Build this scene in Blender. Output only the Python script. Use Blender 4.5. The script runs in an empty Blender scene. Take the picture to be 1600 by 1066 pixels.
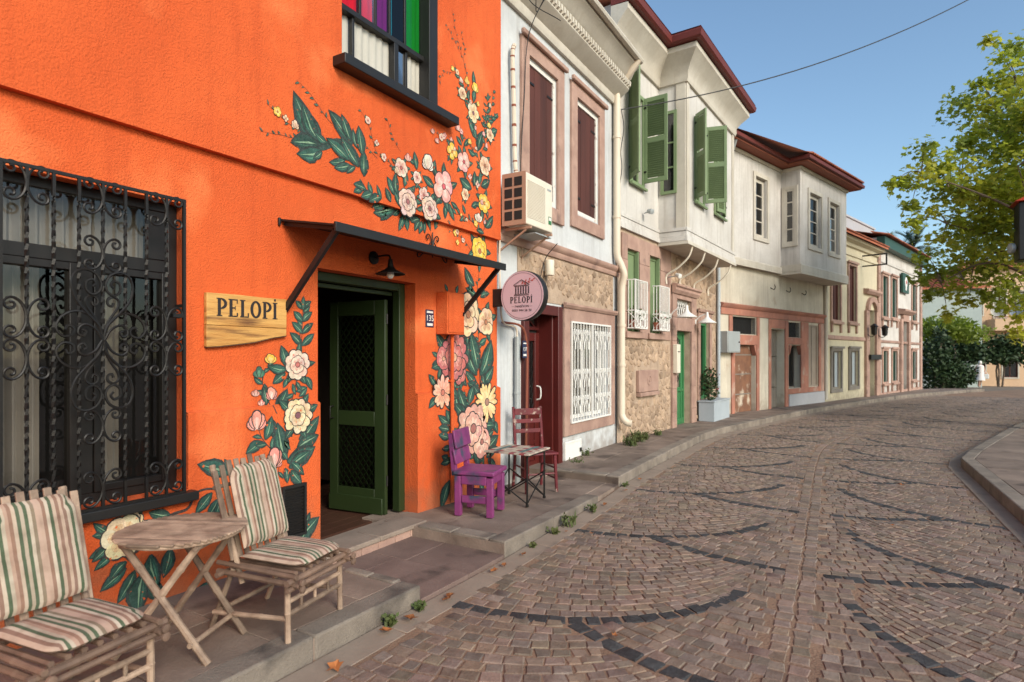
import bpy, bmesh, math, random
from mathutils import Vector, Matrix
R=math.radians; rnd=random.Random(7); PI=math.pi
sc=bpy.context.scene; C=sc.collection
# ---------------------------------------------------------------- camera, sky, sun, exposure
cd=bpy.data.cameras.new('camera'); cam=bpy.data.objects.new('camera',cd); C.objects.link(cam); sc.camera=cam
cd.sensor_width=36; cd.lens=940/1600*36; cd.shift_y=24/1600; cd.clip_end=2000; cd.clip_start=.05
cam.location=(0,0,1.68); cam.rotation_euler=(R(90),0,R(31))
cd.dof.use_dof=True; cd.dof.focus_distance=5.6; cd.dof.aperture_fstop=2.2
SUN_EL,SUN_AZ=28,115       # azimuth clockwise from +Y (towards the street side, behind the camera)
w=bpy.data.worlds.new('World'); sc.world=w; w.use_nodes=True
nt=w.node_tree; bg=nt.nodes['Background']; sky=nt.nodes.new('ShaderNodeTexSky'); sky.sky_type='NISHITA'
sky.sun_disc=False; sky.sun_elevation=R(SUN_EL); sky.sun_rotation=R(SUN_AZ); sky.air_density=1.0; sky.dust_density=1.6; sky.ozone_density=.35
tint=nt.nodes.new('ShaderNodeMix'); tint.data_type='RGBA'; tint.blend_type='MULTIPLY'; tint.inputs[0].default_value=1; tint.inputs[7].default_value=(.88,1.02,1.07,1)
nt.links.new(sky.outputs[0],tint.inputs[6]); nt.links.new(tint.outputs[2],bg.inputs[0]); bg.inputs[1].default_value=.175
sl=bpy.data.lights.new('sun','SUN'); so=bpy.data.objects.new('sun',sl); C.objects.link(so)
sl.energy=2.85; sl.angle=R(22); sl.color=(1,.925,.83)
sd=Vector((math.sin(R(SUN_AZ))*math.cos(R(SUN_EL)),math.cos(R(SUN_AZ))*math.cos(R(SUN_EL)),math.sin(R(SUN_EL))))
so.rotation_euler=sd.to_track_quat('Z','Y').to_euler()
vs=sc.view_settings; vs.view_transform='Standard'; vs.look='None'; vs.exposure=.2; vs.gamma=1; vs.use_curve_mapping=False
sc.render.engine='CYCLES'; sc.cycles.max_bounces=6; sc.cycles.use_denoising=True; sc.cycles.transparent_max_bounces=12

# ---------------------------------------------------------------- materials
def mat(name,col,rough=.85,col2=None,scale=2.5,amt=.5,bump=0,bscale=60,metal=0,rv=0,stain=None,stretch=None,spec=.4,attr=False,streak=None,dirt=None):
    m=bpy.data.materials.new(name); m.use_nodes=True; t=m.node_tree; N=t.nodes; K=t.links.new
    b=N['Principled BSDF']; b.inputs['Roughness'].default_value=rough; b.inputs['Metallic'].default_value=metal
    b.inputs['Specular IOR Level'].default_value=spec
    g=N.new('ShaderNodeNewGeometry'); pos=g.outputs['Position']
    if stretch:
        mp=N.new('ShaderNodeMapping'); mp.inputs['Scale'].default_value=stretch; K(pos,mp.inputs[0]); pos=mp.outputs[0]
    def noise(s,d=4):
        n=N.new('ShaderNodeTexNoise'); n.inputs['Scale'].default_value=s; n.inputs['Detail'].default_value=d; K(pos,n.inputs[0]); return n.outputs['Fac']
    def ramp(f,a,z):
        r=N.new('ShaderNodeMapRange'); r.inputs[1].default_value=a; r.inputs[2].default_value=z; K(f,r.inputs[0]); return r.outputs[0]
    def mix(f,a,c,bl='MIX'):
        x=N.new('ShaderNodeMix'); x.data_type='RGBA'; x.blend_type=bl
        for s,v in ((0,f),(6,a),(7,c)):
            if hasattr(v,'links') or hasattr(v,'is_linked'): K(v,x.inputs[s])
            else: x.inputs[s].default_value=v if s==0 else (*v,1)
        return x.outputs[2]
    if attr:
        a=N.new('ShaderNodeVertexColor'); a.layer_name='Col'; c0=a.outputs[0]
        cc=mix(.10,c0,(.5,.5,.5)); c0=mix(ramp(noise(40),.2,.9),c0,cc); dk=mix(1.0,c0,(.72,.70,.68),'MULTIPLY'); c0=mix(ramp(noise(14,6),.42,.68),c0,dk)
        if stain: f3=ramp(noise(stain[1],8),stain[2],stain[2]+.06); c0=mix(f3,c0,stain[0])
    else:
        c2=col2 if col2 else tuple(x*.72 for x in col)
        f=ramp(noise(scale,6),.35,.68)
        mm=N.new('ShaderNodeMath'); mm.operation='MULTIPLY'; mm.inputs[1].default_value=amt; K(f,mm.inputs[0])
        c0=mix(mm.outputs[0],col,c2)
        f2=ramp(noise(scale*11,3),.3,.7); m2=N.new('ShaderNodeMath'); m2.operation='MULTIPLY'; m2.inputs[1].default_value=amt*.4; K(f2,m2.inputs[0])
        c0=mix(m2.outputs[0],c0,tuple(x*.7 for x in col))
        if stain:
            f3=ramp(noise(stain[1],8),stain[2],stain[2]+.12); c0=mix(f3,c0,stain[0])
    if streak:
        sp=N.new('ShaderNodeMapping'); sp.inputs['Scale'].default_value=(5,5,.35); K(g.outputs['Position'],sp.inputs[0]); sn=N.new('ShaderNodeTexNoise'); sn.inputs['Scale'].default_value=1.6; sn.inputs['Detail'].default_value=8; sn.inputs['Roughness'].default_value=.65; K(sp.outputs[0],sn.inputs[0])
        mq=N.new('ShaderNodeMath'); mq.operation='MULTIPLY'; mq.inputs[1].default_value=streak[1]; K(ramp(sn.outputs['Fac'],.50,.78),mq.inputs[0]); c0=mix(mq.outputs[0],c0,streak[0])
    if dirt:                                  # mud splashed up from the pavement, broken up by noise
        sx=N.new('ShaderNodeSeparateXYZ'); K(g.outputs['Position'],sx.inputs[0]); ad=N.new('ShaderNodeMath'); ad.operation='MULTIPLY_ADD'; ad.inputs[1].default_value=1.1; K(noise(6,8),ad.inputs[0]); 
        ng=N.new('ShaderNodeMath'); ng.operation='MULTIPLY'; ng.inputs[1].default_value=-1; K(sx.outputs[2],ng.inputs[0]); K(ng.outputs[0],ad.inputs[2])
        md=N.new('ShaderNodeMath'); md.operation='MULTIPLY'; md.inputs[1].default_value=dirt[1]; K(ramp(ad.outputs[0],.05,.45),md.inputs[0]); c0=mix(md.outputs[0],c0,dirt[0])
    if rv:
        oi=N.new('ShaderNodeObjectInfo'); h=N.new('ShaderNodeHueSaturation'); 
        r=N.new('ShaderNodeMapRange'); r.inputs[3].default_value=1-rv; r.inputs[4].default_value=1+rv; K(oi.outputs['Random'],r.inputs[0]); K(r.outputs[0],h.inputs['Value']); K(c0,h.inputs['Color']); c0=h.outputs[0]
    if hasattr(c0,'links'): K(c0,b.inputs['Base Color'])
    else: b.inputs['Base Color'].default_value=(*col,1)
    if bump:
        bp=N.new('ShaderNodeBump'); bp.inputs['Strength'].default_value=min(1,bump); bp.inputs['Distance'].default_value=.006*max(1,bump); K(noise(bscale,5),bp.inputs['Height']); K(bp.outputs[0],b.inputs['Normal'])
    return m
def glassmat(name,tint,refl=.12,dark=None):
    m=bpy.data.materials.new(name); m.use_nodes=True; t=m.node_tree; N=t.nodes; K=t.links.new; N.remove(N['Principled BSDF'])
    o=N['Material Output']; lw=N.new('ShaderNodeLayerWeight'); lw.inputs[0].default_value=.2
    tr=N.new('ShaderNodeBsdfTransparent'); tr.inputs[0].default_value=(*tint,1); gl=N.new('ShaderNodeBsdfGlossy'); gl.inputs['Roughness'].default_value=.03
    mr=N.new('ShaderNodeMapRange'); mr.inputs[3].default_value=refl; mr.inputs[4].default_value=.55; K(lw.outputs['Fresnel'],mr.inputs[0])
    mx=N.new('ShaderNodeMixShader'); K(mr.outputs[0],mx.inputs[0]); K(tr.outputs[0],mx.inputs[1]); K(gl.outputs[0],mx.inputs[2]); K(mx.outputs[0],o.inputs[0]); return m
M={}
M['orange']=mat('orange_stucco',(.69,.118,.025),.9,(.55,.078,.014),.8,.9,1.7,85,stain=((.72,.16,.045),1.3,.58),streak=((.42,.055,.010),.5),dirt=((.30,.10,.045),.7))
M['cream']=mat('cream_render',(.60,.54,.44),.9,(.43,.37,.29),1.4,.8,.5,40,stain=((.42,.33,.25),1.6,.62),streak=((.28,.22,.17),.7),dirt=((.26,.20,.15),.7))
M['bluewhite']=mat('pale_blue_render',(.57,.58,.58),.9,(.44,.44,.44),1.6,.7,.5,40,streak=((.30,.29,.27),.65),dirt=((.25,.21,.18),.7),stain=((.42,.38,.33),1.3,.66))
M['offwhite']=mat('offwhite_render',(.60,.565,.525),.9,(.45,.41,.37),1.3,.8,.5,40,streak=((.30,.26,.22),.7),dirt=((.25,.21,.18),.6),stain=((.45,.40,.35),.8,.68))
M['white3']=mat('white_boards',(.61,.58,.54),.8,(.47,.435,.395),1.5,.8,.3,30,stain=((.50,.43,.36),1.2,.64),streak=((.31,.265,.22),.7))
M['trim']=mat('cream_trim',(.58,.53,.45),.75,(.43,.38,.31),2,.7,.2,40,streak=((.40,.33,.25),.5))
M['yellowwall']=mat('yellow_render',(.62,.55,.39),.9,(.50,.43,.30),1.3,.8,.4,40,streak=((.38,.31,.22),.5),dirt=((.25,.20,.15),.6))
M['pinkstone']=mat('pink_sarimsak_stone',(.43,.275,.215),.9,(.28,.165,.13),3.2,.9,.9,60,rv=.10,stain=((.22,.14,.115),3.0,.60))
M['redstone']=mat('red_stone_trim',(.44,.185,.125),.9,(.27,.12,.09),2.4,.95,.7,60,stain=((.42,.30,.24),2.2,.62))
M['rubble']=mat('rubble_stone',(.43,.305,.21),.95,(.27,.18,.12),7,.95,1.8,40,rv=.26,stain=((.24,.15,.10),6,.66))
M['mortar']=mat('lime_mortar',(.47,.345,.25),.95,(.31,.22,.155),6,.9,1.8,40)
M['black']=mat('black_paint',(.012,.011,.011),.45,(.02,.018,.016),6,.5)
M['iron']=mat('wrought_iron',(.012,.011,.011),.45,(.022,.016,.012),20,.6,.2,120,metal=.3)
M['darkframe']=mat('dark_brown_frame',(.010,.008,.007),.45,(.016,.011,.009),6,.4)
M['doorgreen']=mat('green_door_paint',(.020,.034,.009),.5,(.014,.024,.007),3,.5,.15,40)
M['green2']=mat('bright_green_paint',(.035,.17,.06),.45,(.03,.12,.045),3,.4)
M['shutter']=mat('sage_shutter_paint',(.185,.25,.125),.6,(.135,.19,.095),4,.5,.1,60)
M['darkgreen']=mat('dark_green_paint',(.015,.06,.04),.5,(.012,.045,.03),4,.5)
M['brownwood']=mat('weathered_red_wood',(.095,.028,.02),.75,(.05,.016,.012),5,.8,.4,30,stretch=(1,1,.12),rv=.15)
M['maroon']=mat('maroon_door_paint',(.085,.012,.010),.4,(.06,.010,.008),3,.5,.1,40)
M['roofred']=mat('dark_red_eave',(.15,.028,.022),.6,(.10,.02,.016),3,.5)
M['soffit']=mat('rust_soffit',(.26,.075,.04),.75,(.18,.05,.03),3,.6)
M['tile']=mat('clay_tile',(.45,.14,.07),.9,(.34,.12,.07),4,.7,.4,40,rv=.2)
M['whitepaint']=mat('white_paint',(.74,.72,.68),.5,(.62,.58,.53),6,.4)
M['chipped']=mat('chipped_white_paint',(.72,.68,.62),.7,(.6,.55,.48),6,.5,.3,60,stain=((.16,.07,.05),9,.60))
M['plastic']=mat('cream_plastic',(.66,.56,.44),.5,(.56,.46,.35),3,.4)
M['acwhite']=mat('aged_white_casing',(.70,.63,.52),.5,(.62,.54,.42),4,.4)
M['acback']=mat('brown_dusty_casing',(.42,.25,.17),.6,(.34,.2,.14),4,.5)
M['greymetal']=mat('grey_painted_metal',(.36,.38,.38),.5,(.28,.29,.29),3,.5,metal=.2)
M['bluepanel']=mat('blue_grey_panel',(.38,.42,.45),.6,(.30,.34,.37),3,.5)
M['rust']=mat('rusted_sheet_metal',(.22,.10,.055),.8,(.12,.06,.04),5,.8,.5,40,stain=((.50,.42,.33),2.6,.55))
M['greyboard']=mat('grey_old_wood',(.23,.20,.17),.85,(.15,.125,.105),3,.7,.4,30)
M['dusty']=mat('dusty_shutter',(.34,.27,.215),.8,(.25,.2,.16),4,.6,.2,40)
M['bamboo']=mat('weathered_bamboo',(.35,.245,.175),.7,(.15,.095,.066),10,1,.5,60,rv=.40)
M['bamboodark']=mat('dark_bamboo',(.20,.125,.088),.65,(.09,.055,.04),8,.8,.3,60,rv=.15)
M['paint']=mat('painted_colours',(1,1,1),.85,attr=True,bump=1.5,bscale=85,stain=((.60,.10,.02),26,.655))
M['fabric']=mat('striped_fabric',(1,1,1),.95,attr=True,bump=.25,bscale=300)
M['signwood']=mat('yellow_sign_wood',(.66,.37,.11),.6,(.42,.18,.04),5,1,.8,40,stretch=(1,.35,3.5),stain=((.10,.035,.014),4,.60))
M['bark']=mat('bark_edge',(.13,.06,.03),.9,(.07,.035,.02),12,.8,.6,50)
M['purple']=mat('worn_purple_paint',(.23,.04,.15),.55,(.13,.022,.095),6,.9,.4,40,stain=((.045,.05,.085),5,.54))
M['redpaint']=mat('worn_red_paint',(.15,.018,.024),.5,(.08,.012,.016),6,.9,.4,40,stain=((.42,.33,.27),12,.60))
M['slab']=mat('paving_slab',(.25,.185,.145),.85,(.14,.10,.078),2.6,1,.9,60,rv=.14,stain=((.085,.06,.048),2.4,.58))
M['purpleslab']=mat('purple_grey_slab',(.215,.145,.12),.8,(.13,.083,.07),2.5,1,.8,60,rv=.12,stain=((.06,.042,.036),2.2,.56))
M['kerb']=mat('granite_kerb',(.25,.205,.165),.85,(.14,.112,.09),4,1,1.2,90,rv=.12,stain=((.085,.07,.06),2.2,.58))
M['step']=mat('step_stone',(.28,.215,.17),.85,(.18,.135,.105),3,.9,.8,70,stain=((.11,.08,.065),3,.60))
M['gutter']=mat('gutter_concrete',(.28,.215,.165),.9,(.20,.145,.11),3,.7,.4,60,stain=((.13,.10,.08),1.8,.62))
M['cobble']=mat('granite_sett',(.205,.14,.112),.8,(.135,.092,.075),5,.8,.6,80,rv=.22)
M['cobblemass']=mat('granite_setts',(.205,.14,.112),.8,(.125,.085,.07),4.5,.9,.6,80)
M['darksett']=mat('basalt_sett',(.035,.033,.034),.6,(.06,.05,.047),6,.7,.6,80,rv=.25)
M['sand']=mat('joint_sand',(.28,.175,.112),.95,(.17,.105,.07),2,.9,1.5,60)
M['earth']=mat('earth',(.20,.15,.11),.95,(.14,.10,.07),.6,.7,.3,10)
M['interior']=mat('dark_interior',(.05,.034,.026),.9)
M['floorwood']=mat('dark_floor_boards',(.075,.032,.02),.45,(.045,.02,.013),5,.7,.2,30,stretch=(.3,1,1))
M['curtain']=mat('curtain_cloth',(.52,.47,.40),.95,(.44,.39,.33),4,.4)
M['curtainw']=mat('white_curtain_cloth',(.80,.74,.66),.95,(.70,.64,.56),4,.4)
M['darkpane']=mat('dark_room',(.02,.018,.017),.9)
def leafy(name,*a,tr=(.3,.4,.04),k=.4):
    m=mat(name,*a); t=m.node_tree; N=t.nodes; b=N['Principled BSDF']; o=N['Material Output']; x=N.new('ShaderNodeMixShader'); tl=N.new('ShaderNodeBsdfTranslucent'); tl.inputs[0].default_value=(*tr,1)
    x.inputs[0].default_value=k; t.links.new(b.outputs[0],x.inputs[1]); t.links.new(tl.outputs[0],x.inputs[2]); t.links.new(x.outputs[0],o.inputs[0]); return m
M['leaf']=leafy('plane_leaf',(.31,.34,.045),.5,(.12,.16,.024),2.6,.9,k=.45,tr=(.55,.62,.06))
M['leafb']=leafy('plane_leaf_dark',(.20,.24,.035),.5,(.08,.11,.018),2.6,.9,k=.4,tr=(.45,.52,.06))  # darker leaf green, one of the crown's mixed tones
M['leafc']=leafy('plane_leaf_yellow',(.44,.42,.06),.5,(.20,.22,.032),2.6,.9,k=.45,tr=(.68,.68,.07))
M['leaf2']=mat('hedge_leaf',(.028,.055,.014),.6,(.018,.035,.01),1.5,.8)
M['leaf3']=leafy('lime_leaf',(.20,.24,.03),.6,(.10,.14,.02),1.5,.8,k=.35)
M['weed']=mat('weed_leaf',(.06,.085,.02),.7,(.1,.09,.03),8,.6)
M['trunk']=mat('plane_bark',(.17,.12,.085),.9,(.09,.065,.05),5,.8,.5,30)
M['dryleaf']=mat('dry_leaf',(.34,.12,.035),.8,(.20,.07,.025),20,.7,rv=.3)
M['signpink']=mat('pink_sign_face',(.60,.40,.44),.5,(.56,.37,.41),4,.3)
M['ink']=mat('dark_ink',(.022,.016,.016),.6)
M['redink']=mat('red_ink',(.42,.06,.045),.6)
M['navy']=mat('navy_enamel',(.02,.028,.07),.4)
M['cable']=mat('black_cable',(.012,.012,.014),.6)
M['skin']=mat('skin',(.45,.26,.19),.6)
M['cloth']=mat('white_cloth',(.75,.70,.66),.9,(.6,.52,.5),4,.5)
M['peach']=mat('peach_render',(.62,.42,.27),.9,(.52,.34,.22),.6,.6)
M['palegreen']=mat('pale_green_render',(.40,.45,.42),.9,(.33,.37,.35),.6,.6)
M['greyrender']=mat('grey_render',(.42,.41,.43),.9,(.35,.34,.36),.6,.6)
M['red']=mat('red_cap',(.45,.05,.03),.5)
M['flowerred']=mat('red_petals',(.30,.02,.02),.7)
M['glass']=glassmat('window_glass',(.78,.79,.78),.06)
M['glassdark']=glassmat('shaded_glass',(.62,.62,.62),.05)
M['glassdim']=glassmat('dusty_glass',(.55,.56,.56),.10)
for k,c in dict(gred=(.75,.02,.10),gpurple=(.35,.10,.40),gteal=(.03,.42,.55),ggreen=(.0,.42,.12),gblue=(.10,.35,.75)).items(): M[k]=glassmat(k,c,.05)

# ---------------------------------------------------------------- mesh helpers
class MB:
    def __init__(s): s.v=[];s.f=[];s.c=[];s.col=None
    def add(s,vs,fs):
        n=len(s.v); s.v+=[tuple(p) for p in vs]; s.f+=[tuple(i+n for i in f) for f in fs]; s.c+=[s.col]*len(fs); return s
    def box(s,a,b):
        x0,x1=sorted((a[0],b[0]));y0,y1=sorted((a[1],b[1]));z0,z1=sorted((a[2],b[2]))
        return s.add([(x0,y0,z0),(x1,y0,z0),(x1,y1,z0),(x0,y1,z0),(x0,y0,z1),(x1,y0,z1),(x1,y1,z1),(x0,y1,z1)],[(0,3,2,1),(4,5,6,7),(0,1,5,4),(1,2,6,5),(2,3,7,6),(3,0,4,7)])
    def bar(s,p,q,w,h,up=(0,0,1)):      # rectangular bar from p to q
        p=Vector(p);q=Vector(q);d=(q-p).normalized();u=Vector(up)
        sd=d.cross(u); sd=sd.normalized() if sd.length>1e-4 else Vector((1,0,0)); u=sd.cross(d)
        a=sd*w/2;b=u*h/2; vs=[]
        for o in (p,q): vs+=[o-a-b,o+a-b,o+a+b,o-a+b]
        return s.add(vs,[(0,1,2,3),(7,6,5,4),(0,4,5,1),(1,5,6,2),(2,6,7,3),(3,7,4,0)])
    def tube(s,pts,r,n=6,cap=True):
        P=[Vector(p) for p in pts]; m=len(P); rr=r if isinstance(r,(list,tuple)) else [r]*m
        t0=(P[1]-P[0]).normalized(); u=t0.orthogonal().normalized(); vs=[];fs=[]
        for i in range(m):
            t=(P[min(i+1,m-1)]-P[max(i-1,0)])
            t=t.normalized() if t.length>1e-9 else t0
            u=(u-t*u.dot(t)); u=u.normalized() if u.length>1e-6 else t.orthogonal().normalized(); w_=t.cross(u)
            for k in range(n):
                a=2*PI*k/n; vs.append(P[i]+(u*math.cos(a)+w_*math.sin(a))*rr[i])
        for i in range(m-1):
            for k in range(n):
                k2=(k+1)%n; fs.append((i*n+k,i*n+k2,(i+1)*n+k2,(i+1)*n+k))
        if cap: fs+=[tuple(range(n-1,-1,-1)),tuple((m-1)*n+k for k in range(n))]
        return s.add(vs,fs)
    def lathe(s,prof,c=(0,0,0),n=16,axis=None):
        q=Vector((0,0,1)).rotation_difference(Vector(axis)) if axis else None; vs=[];fs=[]
        for r,z in prof:
            for k in range(n):
                p=Vector((r*math.cos(2*PI*k/n),r*math.sin(2*PI*k/n),z))
                if q: p=q@p
                vs.append(p+Vector(c))
        for i in range(len(prof)-1):
            for k in range(n):
                k2=(k+1)%n; fs.append((i*n+k,i*n+k2,(i+1)*n+k2,(i+1)*n+k))
        fs+=[tuple(range(n-1,-1,-1)),tuple((len(prof)-1)*n+k for k in range(n))]
        return s.add(vs,fs)
    def poly(s,pts): return s.add(pts,[tuple(range(len(pts)))])
    def prism(s,a,b):                    # two matching outlines
        n=len(a); return s.add(list(a)+list(b),[tuple(range(n-1,-1,-1)),tuple(range(n,2*n))]+[(i,(i+1)%n,(i+1)%n+n,i+n) for i in range(n)])
    def profile(s,prof,s0,s1,m0=0,m1=0): # extrude an (o,z) outline along local y; m0/m1 mitre by o
        return s.prism([(o,s0+m0*o,z) for o,z in prof],[(o,s1+m1*o,z) for o,z in prof])
    def mesh(s,name,smooth=True,ang=.6):
        me=bpy.data.meshes.new(name); me.from_pydata(s.v,[],s.f)
        if any(c is not None for c in s.c):
            ca=me.color_attributes.new('Col','FLOAT_COLOR','CORNER'); d=[]
            for f,c in zip(s.f,s.c): d+=list((*(c or (.5,.5,.5)),1))*len(f)
            ca.data.foreach_set('color',d)
        if smooth:
            me.polygons.foreach_set('use_smooth',[True]*len(me.polygons)); me.set_sharp_from_angle(angle=ang)
        me.update(); return me
    def build(s,name,m,parent=None,bevel=0,smooth=True,loc=None,rot=None,fixn=True):
        me=s.mesh(name,smooth)
        if fixn:
            bm=bmesh.new(); bm.from_mesh(me); bmesh.ops.recalc_face_normals(bm,faces=bm.faces); bm.to_mesh(me); bm.free()
        return link(name,me,m,parent,bevel,loc,rot)
def link(name,me,m,parent=None,bevel=0,loc=None,rot=None):
    o=bpy.data.objects.new(name,me); C.objects.link(o)
    if m and not me.materials: me.materials.append(M[m] if isinstance(m,str) else m)
    if parent: o.parent=parent
    if loc: o.location=loc
    if rot: o.rotation_euler=rot
    if bevel:
        b=o.modifiers.new('bevel','BEVEL'); b.width=bevel; b.segments=2; b.limit_method='ANGLE'; b.angle_limit=.7
    return o
def tag(o,label=None,cat=None,group=None,kind=None):
    for k,v in (('label',label),('category',cat),('group',group),('kind',kind)):
        if v: o[k]=v
    return o
def thing(name,label,cat,loc=(0,0,0),rz=0,group=None):
    o=bpy.data.objects.new(name,None); C.objects.link(o); o.location=loc; o.rotation_euler=(0,0,rz); return tag(o,label,cat,group)
def house(name,label,p0,ang,cat='house'): return thing(name,label,cat,(p0[0],p0[1],0),-R(ang))
def cr(pts,k=6):                          # Catmull-Rom through points
    P=[Vector(p) for p in pts]; P=[P[0]*2-P[1]]+P+[P[-1]*2-P[-2]]; out=[]
    for i in range(1,len(P)-2):
        a,b,c,d=P[i-1:i+3]
        for j in range(k):
            t=j/k; out.append(.5*((2*b)+(c-a)*t+(2*a-5*b+4*c-d)*t*t+(3*b-a-3*c+d)*t**3))
    out.append(P[-2]); return out
def wallgrid(mb,s0,s1,z0,z1,holes,o=0,depth=.18):   # front face with real openings and their reveals
    S=sorted({s0,s1,*[v for h in holes for v in h[:2] if s0<v<s1]}); Z=sorted({z0,z1,*[v for h in holes for v in h[2:4] if z0<v<z1]})
    for i in range(len(S)-1):
        for j in range(len(Z)-1):
            a,b,c,d=S[i],S[i+1],Z[j],Z[j+1]; m_,n_=(a+b)/2,(c+d)/2
            if any(h[0]<m_<h[1] and h[2]<n_<h[3] for h in holes): continue
            mb.add([(o,a,c),(o,b,c),(o,b,d),(o,a,d)],[(0,1,2,3)])
    for h in holes:
        a,b,c,d=max(h[0],s0),min(h[1],s1),max(h[2],z0),min(h[3],z1); dp=h[4] if len(h)>4 else depth; q=o-dp
        if h[2]>=z0: mb.add([(o,a,c),(o,b,c),(q,b,c),(q,a,c)],[(0,1,2,3)])
        if h[3]<=z1: mb.add([(o,a,d),(q,a,d),(q,b,d),(o,b,d)],[(0,1,2,3)])
        mb.add([(o,a,c),(q,a,c),(q,a,d),(o,a,d)],[(0,1,2,3)]); mb.add([(o,b,c),(o,b,d),(q,b,d),(q,b,c)],[(0,1,2,3)])
    return mb
def shell(H,s0,s1,z1,depth=6,m='offwhite',o=-.02,z0=-.6):  # the rest of the body: sides, back and flat top behind the facade
    mb=MB(); b=o-depth
    mb.add([(o,s0,z0),(b,s0,z0),(b,s0,z1),(o,s0,z1)],[(0,1,2,3)]); mb.add([(o,s1,z0),(o,s1,z1),(b,s1,z1),(b,s1,z0)],[(0,1,2,3)])
    mb.add([(b,s0,z0),(b,s1,z0),(b,s1,z1),(b,s0,z1)],[(0,1,2,3)]); mb.add([(o,s0,z1),(b,s0,z1),(b,s1,z1),(o,s1,z1)],[(0,1,2,3)])
    return mb.build('body',m,H,smooth=False)
def frame4(mb,s0,s1,z0,z1,w,o0,o1,wb=None):  # rectangular frame, members butted
    wb=w if wb is None else wb
    mb.box((o0,s0,z0),(o1,s0+w,z1)); mb.box((o0,s1-w,z0),(o1,s1,z1)); mb.box((o0,s0+w,z1-w),(o1,s1-w,z1))
    if wb: mb.box((o0,s0+w,z0),(o1,s1-w,z0+wb))
    return mb
def window(H,s0,s1,z0,z1,o,fm='whitepaint',gm='glassdim',bars=(1,1),fw=.05,curtain=None,back='darkpane',name='window'):
    """sash set at depth o; frame and bars, panes, dark room or curtain behind"""
    f=frame4(MB(),s0,s1,z0,z1,fw,o-.05,o); nx,nz=bars; b=.022
    for i in range(1,nx): x=s0+fw+(s1-s0-2*fw)*i/nx; f.box((o-.04,x-b,z0+fw),(o-.008,x+b,z1-fw))
    for j in range(1,nz):
        z=z0+fw+(z1-z0-2*fw)*j/nz
        for i in range(nx):
            a=s0+fw+(s1-s0-2*fw)*i/nx+(b if i else 0); c=s0+fw+(s1-s0-2*fw)*(i+1)/nx-(b if i<nx-1 else 0); f.box((o-.04,a,z-b*.7),(o-.01,c,z+b*.7))
    W=f.build(name,fm,H)
    for i in range(nx):
        for j in range(nz):
            a=s0+fw+(s1-s0-2*fw)*i/nx;c=s0+fw+(s1-s0-2*fw)*(i+1)/nx;d=z0+fw+(z1-z0-2*fw)*j/nz;e=z0+fw+(z1-z0-2*fw)*(j+1)/nz
            MB().add([(o-.025,a,d),(o-.025,c,d),(o-.025,c,e),(o-.025,a,e)],[(0,1,2,3)]).build('pane',gm,W,smooth=False)
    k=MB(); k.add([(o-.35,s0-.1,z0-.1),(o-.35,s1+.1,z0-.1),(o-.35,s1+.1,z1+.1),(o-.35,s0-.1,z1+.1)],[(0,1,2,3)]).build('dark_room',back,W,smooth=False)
    if curtain: drape(W,s0+fw,s1-fw,z0+.02,z1-.02,o-.12,curtain)
    return W
def drape(P,s0,s1,z0,z1,o,m='curtain',folds=9,amp=.025):
    mb=MB(); n=folds*6; vs=[]
    for z in (z0,z1):
        for i in range(n+1): t=i/n; vs.append((o+amp*math.sin(t*folds*2*PI)+amp*.4*math.sin(t*17+2),s0+(s1-s0)*t,z))
    mb.add(vs,[(i,i+1,n+2+i,n+1+i) for i in range(n)]); return mb.build('curtain',m,P)
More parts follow.
